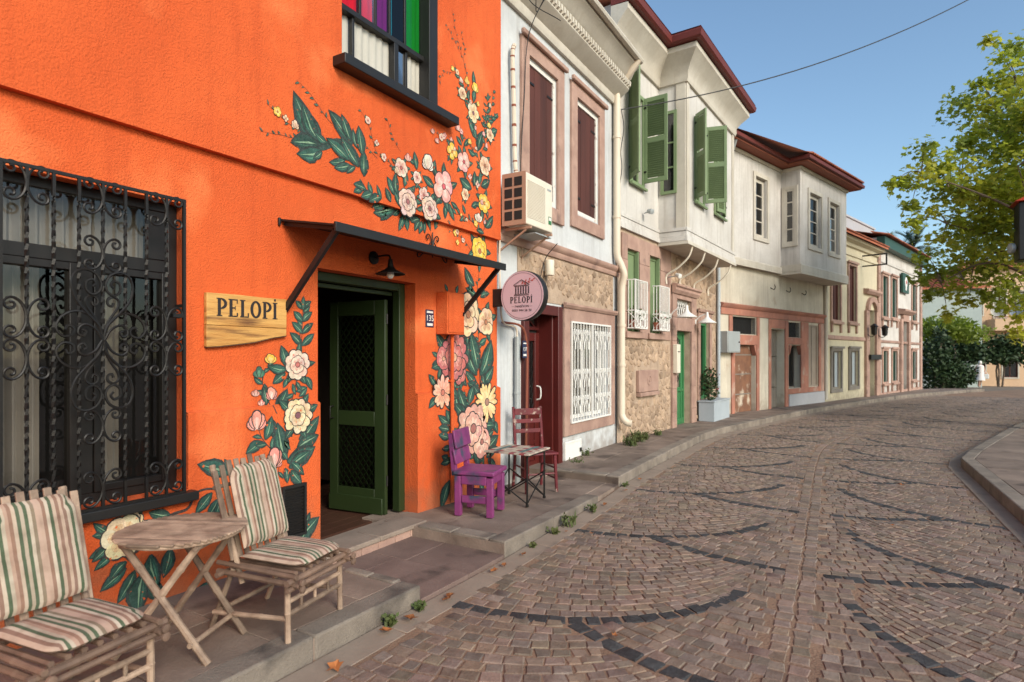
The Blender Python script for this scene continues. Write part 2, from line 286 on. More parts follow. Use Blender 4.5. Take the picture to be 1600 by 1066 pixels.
def stones(P,regions,holes,m='rubble',h=.15,o=0,seed=1,name='stone',wmin=0,wmax=0,pro=.02):
    """irregular rubble: Voronoi cells, each its own small rounded mesh proud of the mortar"""
    r=random.Random(seed); cells=[]
    for (s0,s1,z0,z1) in regions:
        pts=[]; nx=max(1,round((s1-s0)/(h*1.15))); nz=max(1,round((z1-z0)/(h*.85)))
        for i in range(-1,nx+1):
            for j in range(-1,nz+1):
                if r.random()<.10 and 0<=i<nx: continue
                pts.append((s0+(i+.5+r.uniform(-.46,.46)+.5*(j%2))*(s1-s0)/nx,z0+(j+.5+r.uniform(-.40,.40))*(z1-z0)/nz))
        for (a,b) in pts:
            if not(s0<a<s1 and z0<b<z1): continue
            poly=[(s0,z0),(s1,z0),(s1,z1),(s0,z1)]
            for (c,d) in pts:
                if (c,d)==(a,b) or abs(c-a)>h*3.2 or abs(d-b)>h*3.2: continue
                mx,mz,nx_,nz_=(a+c)/2,(b+d)/2,c-a,d-b; out=[]
                for k in range(len(poly)):
                    p,q=poly[k],poly[(k+1)%len(poly)]; fp=(p[0]-mx)*nx_+(p[1]-mz)*nz_; fq=(q[0]-mx)*nx_+(q[1]-mz)*nz_
                    if fp<=0: out.append(p)
                    if fp*fq<0: t=fp/(fp-fq); out.append((p[0]+(q[0]-p[0])*t,p[1]+(q[1]-p[1])*t))
                poly=out
                if len(poly)<3: break
            if len(poly)<3: continue
            xs=[p[0] for p in poly]; zs=[p[1] for p in poly]
            if any(min(xs)<q[1] and max(xs)>q[0] and min(zs)<q[3] and max(zs)>q[2] for q in holes): continue
            cx,cz=sum(xs)/len(xs),sum(zs)/len(zs)
            def rounded(k):                       # chamfer the corners, shrink towards the middle
                out=[]
                for t in range(len(poly)):
                    a0,b0,c0=poly[t-1],poly[t],poly[(t+1)%len(poly)]
                    for u,v in ((b0,a0),(b0,c0)): out.append((u[0]*.72+v[0]*.28,u[1]*.72+v[1]*.28))
                return [(cx+(p-cx)*k,cz+(q-cz)*k) for p,q in out]
            cells.append((rounded(.93),rounded(.72),pro*r.uniform(.45,1.3),[r.uniform(-.005,.005) for _ in range(40)]))
    for A,B,pr,jt in cells:
        n=len(A); mb=MB().add([(o-.006,*p) for p in A]+[(o+pr*.7+jt[k],*p) for k,p in enumerate([((a[0]+b[0])/2,(a[1]+b[1])/2) for a,b in zip(A,B)])]+[(o+pr+jt[n+k if n+k<40 else 0],*p) for k,p in enumerate(B)],[tuple(range(2*n,3*n))]+[(k,(k+1)%n,n+(k+1)%n,n+k) for k in range(n)]+[(n+k,n+(k+1)%n,2*n+(k+1)%n,2*n+k) for k in range(n)])
        mb.build(name,m,P,fixn=False)
def text(body,size,m,P,loc,rot,name='lettering',ext=.0015,align='CENTER',sx=1,bold=0,font=None):
    cu=bpy.data.curves.new(name,'FONT'); cu.body=body; cu.size=size; cu.extrude=ext; cu.align_x=align; cu.align_y='CENTER'; cu.offset=bold
    o=bpy.data.objects.new(name,cu); C.objects.link(o); dg=bpy.context.evaluated_depsgraph_get()
    me=bpy.data.meshes.new_from_object(o.evaluated_get(dg)); bpy.data.objects.remove(o)
    q=link(name,me,m,P,0,loc,rot); q.scale=(sx,1,1); return q
FLOWERS=[(3.212,1.615,0.104,9,'Wp','f'),(3.188,1.217,0.122,11,'Wy','f'),(2.82,1.198,0.077,5,'P','b'),(2.972,1.395,0.054,6,'P','b'),(2.834,1.408,0.03,3,'P','b'),(2.884,1.331,0.025,3,'P','b'),(2.964,1.663,0.046,4,'Y','b'),(2.862,1.557,0.045,3,'G','b'),(2.972,0.912,0.088,7,'P','b'),(1.898,0.592,0.113,6,'Wy','f'),(1.973,0.668,0.054,5,'Wy','b'),(3.108,0.265,0.045,5,'C','f'),(4.369,3.476,0.081,6,'Wp','f'),(4.602,3.446,0.058,6,'Wp','f'),(4.771,3.643,0.099,6,'W','b'),(5.033,3.458,0.149,5,'P2','f'),(4.465,3.175,0.124,9,'Wd','f'),(4.705,3.295,0.071,5,'Wp','f'),(4.798,3.179,0.116,9,'Wd','f'),(4.465,3.6,0.042,3,'P','b'),(5.576,4.416,0.096,5,'Wy','f'),(5.179,3.867,0.082,4,'Y','f'),(5.392,3.816,0.106,5,'P2','f'),(5.808,3.886,0.098,6,'C','f'),(5.917,4.278,0.068,5,'C','f'),(5.796,3.452,0.103,5,'Y','f'),(5.424,3.463,0.06,6,'C','f'),(5.679,3.258,0.062,3,'W','b'),(5.285,4.163,0.05,4,'P','b'),(4.919,3.905,0.032,4,'P','b'),(5.055,4.007,0.026,3,'P','b'),(5.162,3.996,0.027,3,'P','b'),(4.847,3.978,0.028,3,'P','b'),(5.613,4.717,0.061,4,'Y','b'),(5.667,4.551,0.026,4,'Y','f'),(5.37,4.561,0.063,6,'C','f'),(5.453,4.731,0.043,3,'Y','b'),(5.784,2.899,0.143,8,'Yr','f'),(5.31,3.028,0.031,4,'Y','f'),(5.352,2.934,0.027,4,'Y','f'),(5.189,4.758,0.029,4,'Y','b'),(5.551,2.154,0.211,8,'C','f'),(5.913,2.085,0.147,7,'C','f'),(5.289,1.668,0.23,13,'R','f'),(5.097,1.655,0.115,7,'R','f'),(5.377,1.509,0.119,8,'R','f'),(5.044,1.301,0.157,12,'Cr','d'),(5.887,1.146,0.203,16,'Yd','d'),(5.607,0.864,0.267,12,'Rc','f'),(5.777,0.694,0.167,7,'Rc','f')]
LEAVES=[(3.255,1.765,3.151,1.859,0.3),(3.255,1.765,3.371,1.859,0.3),(3.259,1.863,3.167,1.944,0.3),(3.259,1.863,3.362,1.946,0.3),(3.264,1.96,3.183,2.03,0.3),(3.264,1.96,3.352,2.035,0.3),(3.268,2.058,3.199,2.116,0.3),(3.268,2.058,3.344,2.123,0.3),(3.268,2.048,3.273,2.154,0.3),(3.117,1.577,2.949,1.606,0.3),(3.124,1.59,3.062,1.753,0.3),(3.101,1.551,2.994,1.477,0.3),(3.132,1.511,3.085,1.441,0.3),(3.295,1.52,3.354,1.415,0.3),(3.311,1.56,3.411,1.516,0.3),(3.328,1.587,3.411,1.668,0.3),(3.196,1.376,3.18,1.457,0.3),(3.229,1.361,3.303,1.425,0.3),(3.009,1.258,3.109,1.414,0.3),(2.927,1.34,2.913,1.467,0.3),(2.999,1.244,3.108,1.414,0.3),(2.928,1.31,2.902,1.447,0.3),(2.877,1.045,2.744,0.982,0.3),(2.894,1.058,2.946,1.218,0.3),(3.008,1.03,2.954,1.202,0.3),(3.071,0.883,3.008,1.152,0.3),(3.203,1.022,3.386,1.18,0.3),(3.184,0.961,3.382,1.033,0.3),(3.09,0.864,3.341,0.94,0.3),(3.108,0.815,3.301,0.913,0.3),(3.127,0.859,3.242,0.746,0.3),(3.127,0.796,3.222,0.678,0.3),(3.071,0.821,3.09,0.709,0.3),(2.602,0.853,2.389,0.949,0.3),(2.633,0.862,2.571,0.956,0.3),(2.744,0.844,2.695,0.938,0.3),(3.203,1.402,3.301,1.429,0.3),(3.184,1.387,3.165,1.459,0.3),(1.849,0.631,1.745,0.638,0.3),(1.825,0.558,1.742,0.491,0.3),(1.849,0.499,1.754,0.438,0.3),(1.923,0.398,1.789,0.308,0.3),(1.973,0.369,1.879,0.212,0.3),(2.025,0.34,1.993,0.104,0.3),(2.065,0.438,2.113,0.229,0.3),(2.189,0.446,2.147,0.281,0.3),(2.189,0.66,2.065,0.702,0.3),(2.475,0.747,2.366,0.635,0.3),(2.515,0.694,2.443,0.588,0.3),(2.532,0.675,2.491,0.562,0.3),(2.459,0.147,2.35,0.004,0.3),(2.451,0.089,2.396,0.077,0.3),(3.17,0.206,3.299,0.411,0.3),(3.202,0.198,3.388,0.355,0.3),(3.149,0.237,3.108,0.368,0.3),(2.052,0.276,2.133,0.138,0.3),(1.923,0.438,1.837,0.358,0.3),(3.414,3.394,3.156,3.714,0.3),(3.397,3.417,3.286,3.613,0.3),(3.38,3.425,3.229,3.66,0.3),(3.38,3.398,3.124,3.341,0.3),(3.397,3.362,3.18,3.272,0.3),(3.414,3.353,3.328,3.274,0.3),(3.746,3.508,3.503,3.701,0.3),(3.727,3.531,3.631,3.717,0.3),(3.805,3.496,3.756,3.642,0.3),(3.865,3.454,3.821,3.678,0.3),(3.707,3.365,3.476,3.469,0.3),(3.669,3.362,3.503,3.294,0.3),(3.727,3.327,3.557,3.26,0.3),(3.785,3.328,3.688,3.251,0.3),(3.886,3.273,3.886,3.482,0.3),(3.825,3.339,3.631,3.531,0.3),(3.467,3.438,3.345,3.483,0.3),(4.355,3.107,4.154,3.019,0.3),(4.355,3.107,4.281,3.228,0.3),(4.23,3.121,4.053,3.043,0.3),(4.23,3.121,4.163,3.229,0.3),(4.109,3.135,3.956,3.065,0.3),(4.109,3.135,4.051,3.23,0.3),(3.993,3.148,3.861,3.087,0.3),(3.993,3.148,3.943,3.231,0.3),(3.881,3.161,3.772,3.109,0.3),(3.881,3.161,3.839,3.232,0.3),(3.914,3.158,3.771,3.174,0.3),(4.276,3.197,4.185,3.333,0.3),(4.311,3.205,4.299,3.401,0.3),(4.417,3.31,4.441,3.462,0.3),(4.59,3.335,4.628,3.403,0.3),(4.602,3.521,4.564,3.677,0.3),(4.879,3.413,4.705,3.481,0.3),(4.879,3.534,4.893,3.685,0.3),(5.019,3.287,4.879,3.335,0.3),(4.465,3.06,4.405,2.902,0.3),(4.49,3.065,4.527,2.924,0.3),(4.311,3.077,4.163,2.952,0.3),(4.264,3.083,4.075,3.0,0.3),(4.718,3.061,4.59,3.011,0.3),(4.718,3.044,4.64,2.937,0.3),(4.744,3.049,4.705,2.923,0.3),(4.798,3.059,4.792,2.942,0.3),(4.852,3.069,4.884,2.98,0.3),(5.076,3.291,5.062,3.137,0.3),(5.134,3.303,5.218,3.149,0.3),(5.164,3.328,5.29,3.282,0.3),(4.99,3.131,4.962,3.012,0.3),(5.105,3.118,5.149,3.087,0.3),(4.59,3.568,4.49,3.582,0.3),(4.465,3.305,4.552,3.293,0.3),(5.591,4.719,5.576,4.881,0.3),(5.583,4.543,5.613,4.695,0.3),(5.497,4.523,5.479,4.634,0.3),(5.621,4.152,5.49,4.305,0.3),(5.64,4.136,5.602,4.277,0.3),(5.679,4.027,5.765,4.259,0.3),(5.629,3.962,5.49,3.983,0.3),(5.399,3.999,5.49,4.101,0.3),(5.363,3.988,5.265,4.052,0.3),(5.381,4.036,5.356,4.155,0.3),(5.546,3.556,5.338,3.616,0.3),(5.591,3.599,5.606,3.76,0.3),(5.69,3.645,5.717,3.789,0.3),(5.737,3.635,5.905,3.738,0.3),(5.546,3.361,5.667,3.433,0.3),(5.828,3.175,5.979,3.333,0.3),(5.757,3.24,5.749,3.376,0.3),(5.428,3.251,5.374,3.339,0.3),(5.796,3.102,5.652,3.114,0.3),(5.717,3.63,5.659,3.725,0.3),(5.345,3.877,5.223,3.905,0.3),(5.138,3.777,5.105,3.809,0.3),(5.827,4.341,5.745,4.37,0.25),(5.827,4.341,5.926,4.424,0.25),(5.838,4.425,5.761,4.451,0.25),(5.838,4.425,5.93,4.502,0.25),(5.848,4.51,5.78,4.534,0.25),(5.848,4.51,5.93,4.579,0.25),(5.859,4.594,5.796,4.613,0.25),(5.859,4.594,5.93,4.656,0.25),(5.869,4.679,5.816,4.696,0.25),(5.869,4.679,5.934,4.735,0.25),(5.866,4.654,5.879,4.755,0.25),(5.827,4.372,5.836,4.439,0.3),(5.827,4.372,5.946,4.408,0.3),(5.892,4.425,5.901,4.486,0.3),(5.892,4.425,5.996,4.458,0.3),(5.958,4.479,5.967,4.533,0.3),(5.958,4.479,6.051,4.509,0.3),(6.024,4.534,6.029,4.58,0.3),(6.024,4.534,6.106,4.56,0.3),(6.018,4.529,6.091,4.589,0.3),(5.938,4.285,6.072,4.384,0.3),(5.917,4.267,6.042,4.311,0.3),(5.728,1.46,5.551,1.835,0.3),(5.752,1.515,5.607,1.926,0.3),(5.802,1.458,6.016,1.844,0.3),(5.827,1.401,6.037,1.73,0.3),(5.852,1.344,6.069,1.546,0.3),(5.742,1.349,5.523,1.506,0.3),(5.792,1.305,5.56,1.375,0.3),(5.631,1.763,5.528,1.91,0.3),(5.777,1.828,5.923,1.893,0.3),(5.728,2.38,5.528,2.444,0.3),(5.802,2.37,5.98,2.422,0.3),(5.679,2.486,5.505,2.662,0.3),(5.181,2.377,5.126,2.448,0.3),(5.333,2.364,5.364,2.454,0.3),(5.377,1.046,5.245,1.33,0.3),(5.477,1.065,5.333,1.313,0.3),(5.523,1.142,5.622,1.346,0.3),(5.342,1.326,5.28,1.407,0.3),(5.4,1.323,5.477,1.475,0.3),(5.181,0.972,4.987,1.061,0.3),(5.168,0.896,4.995,0.935,0.3),(5.168,0.806,4.995,0.859,0.3),(5.194,0.958,5.11,1.102,0.3),(5.194,0.708,5.044,0.707,0.3),(5.194,0.558,5.027,0.553,0.3),(5.181,0.586,5.044,0.631,0.3),(5.177,0.355,5.035,0.097,0.3),(6.006,0.909,6.122,0.762,0.3),(5.852,0.559,6.122,0.716,0.3),(5.877,0.499,6.112,0.581,0.3),(5.913,0.474,6.085,0.325,0.3),(5.377,0.809,5.237,0.894,0.3),(5.742,0.214,5.812,0.07,0.3),(5.655,0.49,5.802,0.496,0.3)]
STEMS=[([(3.242,1.878),(3.203,1.481),(3.099,1.174),(3.026,0.874),(2.999,0.726)],0.01),([(2.999,1.244),(2.92,1.401),(2.894,1.522),(2.928,1.596)],0.008),([(3.017,0.906),(2.877,1.06),(2.843,1.138)],0.009),([(2.891,1.468),(2.913,1.581),(2.949,1.593)],0.008),([(3.253,1.736),(3.273,2.154)],0.007),([(1.973,0.478),(2.106,0.567),(2.189,0.653),(2.305,0.675),(2.366,0.768),(2.491,0.767),(2.565,0.676)],0.026),([(3.18,3.338),(3.414,3.394),(3.594,3.491),(3.766,3.469),(3.896,3.275)],0.075),([(3.261,3.443),(3.101,3.471),(2.994,3.513),(2.891,3.559)],0.005),([(3.245,3.411),(3.117,3.374),(3.039,3.367),(2.949,3.352),(2.841,3.336)],0.004),([(3.521,3.616),(3.449,3.655),(3.345,3.743),(3.261,3.8),(3.156,3.839)],0.004),([(4.299,3.402),(4.23,3.479),(4.053,3.523),(3.948,3.734),(3.835,3.853)],0.005),([(4.369,3.63),(4.276,3.714),(4.174,3.894)],0.003),([(4.053,3.477),(3.886,3.564)],0.004),([(5.757,3.084),(5.864,3.305),(5.679,3.532),(5.717,3.807),(5.659,4.011),(5.591,4.274),(5.479,4.559),(5.345,4.699),(5.216,4.835)],0.008),([(5.717,3.983),(5.816,4.146),(5.804,4.299),(5.938,4.568),(6.0,4.842)],0.006),([(5.659,3.945),(5.399,4.105),(5.345,4.151)],0.005),([(5.31,3.846),(5.155,3.946),(5.022,3.977),(4.832,3.983)],0.005),([(5.776,3.065),(5.583,3.184),(5.363,3.227),(5.24,3.213)],0.01),([(5.621,2.886),(5.435,2.996),(5.189,3.044)],0.005),([(5.602,3.569),(5.508,3.73)],0.005),([(5.479,4.559),(5.453,4.806),(5.417,4.919)],0.003),([(5.24,4.731),(5.055,4.667),(4.958,4.527)],0.003),([(5.802,1.305),(5.762,1.945),(5.742,2.415),(5.777,2.64)],0.012),([(5.631,0.985),(5.56,1.153),(5.377,1.377)],0.01),([(5.181,0.405),(5.211,0.97),(5.203,1.177)],0.008),([(5.504,4.693),(5.377,4.959),(5.254,5.18),(5.179,5.398)],0.004),([(5.377,4.959),(5.209,5.087),(5.076,5.188)],0.003),([(5.393,4.929),(5.408,5.103),(5.346,5.223)],0.003)]
# ---------------------------------------------------------------- ground, road, pavements
def zg(y): return -.0003*max(0,y-16)**2 if y<75 else -.0003*59**2
def lerp_tab(T,y):
    if y<=T[0][1]: return T[0][0]
    for (x0,y0),(x1,y1) in zip(T,T[1:]):
        if y<=y1: return x0+(x1-x0)*(y-y0)/(y1-y0)
    return T[-1][0]+(T[-1][0]-T[-2][0])/(T[-1][1]-T[-2][1])*(y-T[-1][1])
def smooth_tab(T): return [(p.x,p.y) for p in cr([(x,y,0) for x,y in T],8)]
CL=smooth_tab([(-.10,-6),(-.21,0),(-.39,3.4),(-.58,6.9),(-.76,10.5),(-.72,13),(-.15,16.5),(1.05,21),(4.4,32),(10.2,46),(19,62),(36,90)])
KL=smooth_tab([(-2.60,-6),(-2.64,1.7),(-2.62,3.2),(-2.62,4.2),(-2.71,6.4),(-2.80,7.4),(-2.86,9.5),(-2.89,12.4),(-2.72,13.9),(-2.42,15.4),(-1.62,19.4),(-.30,24.5),(1.9,32),(7.6,46),(15.5,62),(31,90)])
KR=smooth_tab([(1.75,-6),(1.55,1),(1.36,6),(1.26,8.5),(1.14,11.4)])+smooth_tab([(1.22,11.9),(2.0,14.8),(3.15,18.8),(6.2,28),(9.4,36),(14.2,46),(23,62),(42,90)])
WL=[(-3.95,-6),(-3.95,10.15),(-3.54,16.4),(-1.43,23.3),(.12,29.1),(1.94,36.7),(6.0,46),(13.5,62),(29,90)]
xl=lambda y:lerp_tab(KL,y); xr=lambda y:lerp_tab(KR,y); xw=lambda y:lerp_tab(WL,y)
ys=[-300,-60,-20,-6]+[i for i in range(-4,16,4)]+[16+2*i for i in range(30)]+[80,90,120,200,400,900]
mb=MB(); xs=[-900,-200,-60,-25,-4,4,25,60,200,900]
mb.add([(x,y,zg(y)-.09) for y in ys for x in xs],[(j*len(xs)+i,j*len(xs)+i+1,(j+1)*len(xs)+i+1,(j+1)*len(xs)+i) for j in range(len(ys)-1) for i in range(len(xs)-1)])
tag(mb.build('ground','earth'),kind='structure')
yy=[-6+.5*i for i in range(90)]+[39+1.5*i for i in range(34)]
mb=MB(); mb.add([(x,y,zg(y)+.0015) for y in yy for x in (xl(y)-.05,xr(y)+.05)],[(2*i,2*i+1,2*i+3,2*i+2) for i in range(len(yy)-1)])
road=tag(mb.build('road','sand'),kind='structure')
# arc-length table of the centre line
cl=[Vector((x,y,0)) for x,y in CL]; acc=[0]
for a,b in zip(cl,cl[1:]): acc.append(acc[-1]+(b-a).length)
def rp(u,v):
    import bisect
    i=max(0,min(len(acc)-2,bisect.bisect(acc,v)-1)); t=(v-acc[i])/(acc[i+1]-acc[i]); a,b=cl[i],cl[i+1]
    d=(b-a).normalized(); p=a+(b-a)*t; return p.x+d.y*u,p.y-d.x*u,math.atan2(d.x,d.y)
v_of=lambda y:[a for a,p in zip(acc,cl) if p.y>=y][0]
VL,VC=v_of(3.35),v_of(4.9); PER=2.0; HS=.102
scales=[]
for n in range(-4,22):
    for u0 in (-1.9,1.9): scales.append((VL+n*PER,u0,1.62))
    scales.append((VC+n*PER,0,2.2))
scales.sort()
def proj(x,y,z):
    A=R(31);d=-math.sin(A)*x+math.cos(A)*y;l=math.cos(A)*x+math.sin(A)*y
    return (d,800+940*l/d,557-940*(z-1.68)/d) if d>.3 else (d,-9,-9)
SV=[]
def sett(u,v,w,dp,th,dark):
    x,y,a=rp(u,v); a=-a+th
    if y>33 or x<xl(y)+.23 or x>xr(y)-.20 or y<.6: return
    SV.append((x,y,zg(y),a,w,dp,dark))
for i,(vb,u0,RR) in enumerate(scales):
    higher=[q for q in scales[i+1:i+12] if q[0]>vb+.01]
    for k in range(0,26):
        vv=vb+k*HS; umax=RR*(.93 if k else .985); u=-umax+rnd.uniform(0,.05)
        while u<umax:
            ww=rnd.uniform(.085,.135) if k else rnd.uniform(.11,.15)
            um=u+ww/2; q=1-(um/RR)**2
            if q<=.02: u+=.03; continue
            slope=(um/RR)/math.sqrt(q); co=1/math.sqrt(1+slope*slope); du=ww*co
            um=u+du/2; v=vv+RR-math.sqrt(max(.01,RR*RR-um*um)); u+=du
            U=u0+um
            if abs(U)<.125 or abs(U)>2.5: continue
            if any((U-q2[1])**2+(v-q2[0]-q2[2])**2<(q2[2]+(.05 if k else -.02))**2 and abs(U-q2[1])<q2[2]*.93 and v<q2[0]+q2[2]+1 for q2 in higher): continue
            if (U<0)!=(u0<0) and u0!=0: continue
            sett(U,v,ww,(HS*max(.55,co) if k else .118),math.atan(slope),k==0)
for j in range(int(40/.115)):
    for u in (-.058,.058): sett(u,j*.115+rnd.uniform(-.008,.008),.108,.108,rnd.uniform(-.05,.05),False)
def settgeo(mb,s,loc=True):
    x,y,z,a,w,dp,dark=s; j=lambda k:rnd.uniform(-k,k); W,D=w/2-(.0075 if dark else .0042),dp/2-(.006 if dark else .0042); zt=.0058+j(.0018); tx,ty=j(.02),j(.02)
    base=[(-W,-D),(W,-D),(W,D),(-W,D)]; base=[(p+j(.010),q+j(.009)) for p,q in base]
    A=[(p,q,-.02) for p,q in base]; B=[(p,q,zt-.004+p*tx+q*ty) for p,q in base]; T=[(p*.88+j(.003),q*.88+j(.003),zt+.002+p*tx+q*ty) for p,q in base]
    ca,sa=math.cos(a),math.sin(a); ox,oy,oz=(x,y,z) if loc else (0,0,0)
    vs=[(ox+p*ca-q*sa,oy+p*sa+q*ca,oz+r) for p,q,r in A+B+T]
    b=rnd.uniform(.68,1.25)
    mb.col=(.024*b,.023*b,.024*b) if dark else (.212*b*rnd.uniform(.92,1.08),.148*b,.108*b*rnd.uniform(.9,1.1))
    mb.add(vs,[(8,9,10,11)]+[(i,(i+1)%4,4+(i+1)%4,4+i) for i in range(4)]+[(4+i,4+(i+1)%4,8+(i+1)%4,8+i) for i in range(4)])
seen=[]
for s in SV:
    d,px,py=proj(s[0],s[1],0)
    if 0<px<1600 and py<1064: seen.append((d-(.6 if s[6] else 0),s))
seen.sort(key=lambda q:q[0]); near=[s for _,s in seen[:300]]; nid={id(s) for s in near}
M['settpaint']=mat('sett_stone',(1,1,1),.78,attr=True,bump=.9,bscale=75)
mass=MB()
for s in SV:
    if id(s) in nid:
        mb=MB(); settgeo(mb,s,False); mb.build('cobblestone','settpaint',road,loc=s[:3],fixn=False)
    else: settgeo(mass,s)
tag(mass.build('cobblestones','settpaint',road,fixn=False),kind='stuff')
# gutters
def ribbon(name,fa,fb,za,zb,y0,y1,m,step=.5):
    n=int((y1-y0)/step); mb=MB(); vs=[]
    for i in range(n+1): y=y0+(y1-y0)*i/n; vs+=[(fa(y),y,zg(y)+za),(fb(y),y,zg(y)+zb)]
    mb.add(vs,[(2*i,2*i+1,2*i+3,2*i+2) for i in range(n)]); return mb.build(name,m,smooth=False)
gut=tag(bpy.data.objects.new('gutter',None),kind='structure'); C.objects.link(gut)
def quadslab(name,P,m,q,z0,z1,gap=.004,bevel=.006,zt=None):
    c=Vector((sum(p[0] for p in q)/4,sum(p[1] for p in q)/4)); pts=[]
    for p in q:
        d=Vector(p[:2])-c; l=d.length; pts.append(c+d*(1-gap*1.4/l))
    zt=zt or [z1]*4
    mb=MB(); mb.add([(p.x,p.y,z0) for p in pts]+[(p.x,p.y,t) for p,t in zip(pts,zt)],[(0,3,2,1),(4,5,6,7),(0,1,5,4),(1,2,6,5),(2,3,7,6),(3,0,4,7)])
    return mb.build(name,m,P,bevel=bevel)
y=-2
while y<34:
    L_=rnd.uniform(.8,1.1)
    for (fa,fb,sg) in ((lambda t:xl(t)+.012,lambda t:xl(t)+.215,1),(lambda t:xr(t)-.19,lambda t:xr(t)-.012,1)):
        a,b=y,y+L_; z=zg(y)
        if fa(a)==fb(b): continue
        quadslab('gutter_stone',gut,'gutter',[(fa(a),a),(fb(a),a),(fb(b),b),(fa(b),b)],z-.05,z+.0,.002,.008,[z+.012+rnd.uniform(-.004,.004),z+.004,z+.004,z+.014])
    y+=L_
# left pavement: raised stretches A, C, D with a dropped crossing B before the door
pav=tag(bpy.data.objects.new('pavement',None),kind='structure'); C.objects.link(pav)
def zc(y): return .13 if y<4.3 else max(.045,.13-.028*(y-4.3))      # stretch C falls away towards the next step
def lay(y0,y1,fz,cols,m,step,kerb=True,fw=None,kin=.17,y_end_k=None):
    fw=fw or xw; y=y0
    bed=MB(); n=max(2,int((y1-y0)/.4)); vs=[]
    for i in range(n+1): t=y0+(y1-y0)*i/n; vs+=[(fw(t)-.3,t,fz(t)-.010),(xl(t)-.01,t,fz(t)-.010),(xl(t)-.01,t,-.4+zg(t))]
    fs=[]
    for i in range(n): fs+=[(3*i,3*i+1,3*i+4,3*i+3),(3*i+1,3*i+2,3*i+5,3*i+4)]
    bed.add(vs,fs); bed.add([vs[0],vs[1],vs[2],(vs[0][0],y0,-.4)],[(0,1,2,3)]); bed.add([vs[-3],vs[-2],vs[-1],(vs[-3][0],y1,-.4)],[(0,1,2,3)])
    bed.build('bed','slab',pav,smooth=False)
    row=0
    while y<y1-.02:
        L_=min(step*rnd.uniform(.85,1.15),y1-y); L_=y1-y if y1-y-L_<.2 else L_
        for c in range(cols):
            def X(t,k,off=0): a,b=fw(t)-.02,xl(t)-kin; return a+(b-a)*k
            k0,k1=c/cols,(c+1)/cols
            if 0<c: k0+=(.04 if row%2 else -.04)
            if c<cols-1: k1+=(.04 if row%2 else -.04)
            q=[(X(y,k0),y),(X(y,k1),y),(X(y+L_,k1),y+L_),(X(y+L_,k0),y+L_)]; dz=rnd.uniform(-.003,.003)
            quadslab('paving_slab',pav,m,q,fz(y)-.06,0,.003,.004,[fz(p[1])+dz+rnd.uniform(-.0015,.0015) for p in q])
        y+=L_; row+=1
    if kerb:
        y=y0; ye=y_end_k or y1
        while y<ye-.02:
            L_=min(rnd.uniform(.75,1.0),ye-y); L_=ye-y if ye-y-L_<.3 else L_
            q=[(xl(y)-kin,y),(xl(y),y),(xl(y+L_),y+L_),(xl(y+L_)-kin,y+L_)]; dz=rnd.uniform(0,.008)
            quadslab('kerb_stone',pav,'kerb',q,-.35+zg(y),0,.003,.014,[fz(p[1])+.006+dz for p in q]); y+=L_
lay(-3,3.17,lambda y:.13,2,'slab',.62)
lay(3.17,4.25,lambda y:.035,2,'purpleslab',.55,kerb=False,kin=0)
lay(4.25,7.32,zc,2,'slab',.7,y_end_k=6.45)
lay(7.32,40,lambda y:.13+zg(y),2,'slab',.95,kin=.18)
for x0 in (-3.66,-3.2): pass
# end kerbs (returns) at the three steps
for (y0,x0,x1,z,nm) in ((3.09,-3.28,-2.80,.137,0),(4.25,-3.56,-2.80,.137,0),(7.32,-3.95,-2.98,.137,0)):
    n=2
    for i in range(n):
        a=x0+(x1-x0)*i/n;b=x0+(x1-x0)*(i+1)/n
        quadslab('kerb_stone',pav,'kerb',[(a,y0),(b,y0),(b,y0+(.085 if y0==3.09 else .17)),(a,y0+(.085 if y0==3.09 else .17))],-.2,0,.003,.012,[z+.006]*4)
# right pavement
rpv=tag(bpy.data.objects.new('right_pavement',None),kind='structure'); C.objects.link(rpv)
y=-3; row=0
while y<40:
    L_=rnd.uniform(.8,1.0); a,b=y,y+L_; z=zg(y)
    q=[(xr(a),a),(xr(a)+.17,a),(xr(b)+.17,b),(xr(b),b)]
    quadslab('kerb_stone',rpv,'kerb',q,z-.3,0,.003,.014,[z+.135]*4)
    for c in range(4):
        o=.17+c*.6; w2=.6
        if y>3: quadslab('paving_slab',rpv,'slab',[(xr(a)+o,a),(xr(a)+o+w2,a),(xr(b)+o+w2,b),(xr(b)+o,b)],z-.1,0,.004,.005,[z+.13+rnd.uniform(-.004,.004)]*4)
    y+=L_
mb=MB(); vs=[]
yl=[-3+1.0*i for i in range(100)]
for t in yl: vs+=[(xr(t)+.05,t,zg(t)+.105),(xr(t)+30,t,zg(t)+.105)]
mb.add(vs,[(2*i,2*i+1,2*i+3,2*i+2) for i in range(len(yl)-1)]); mb.build('bed','slab',rpv,smooth=False)
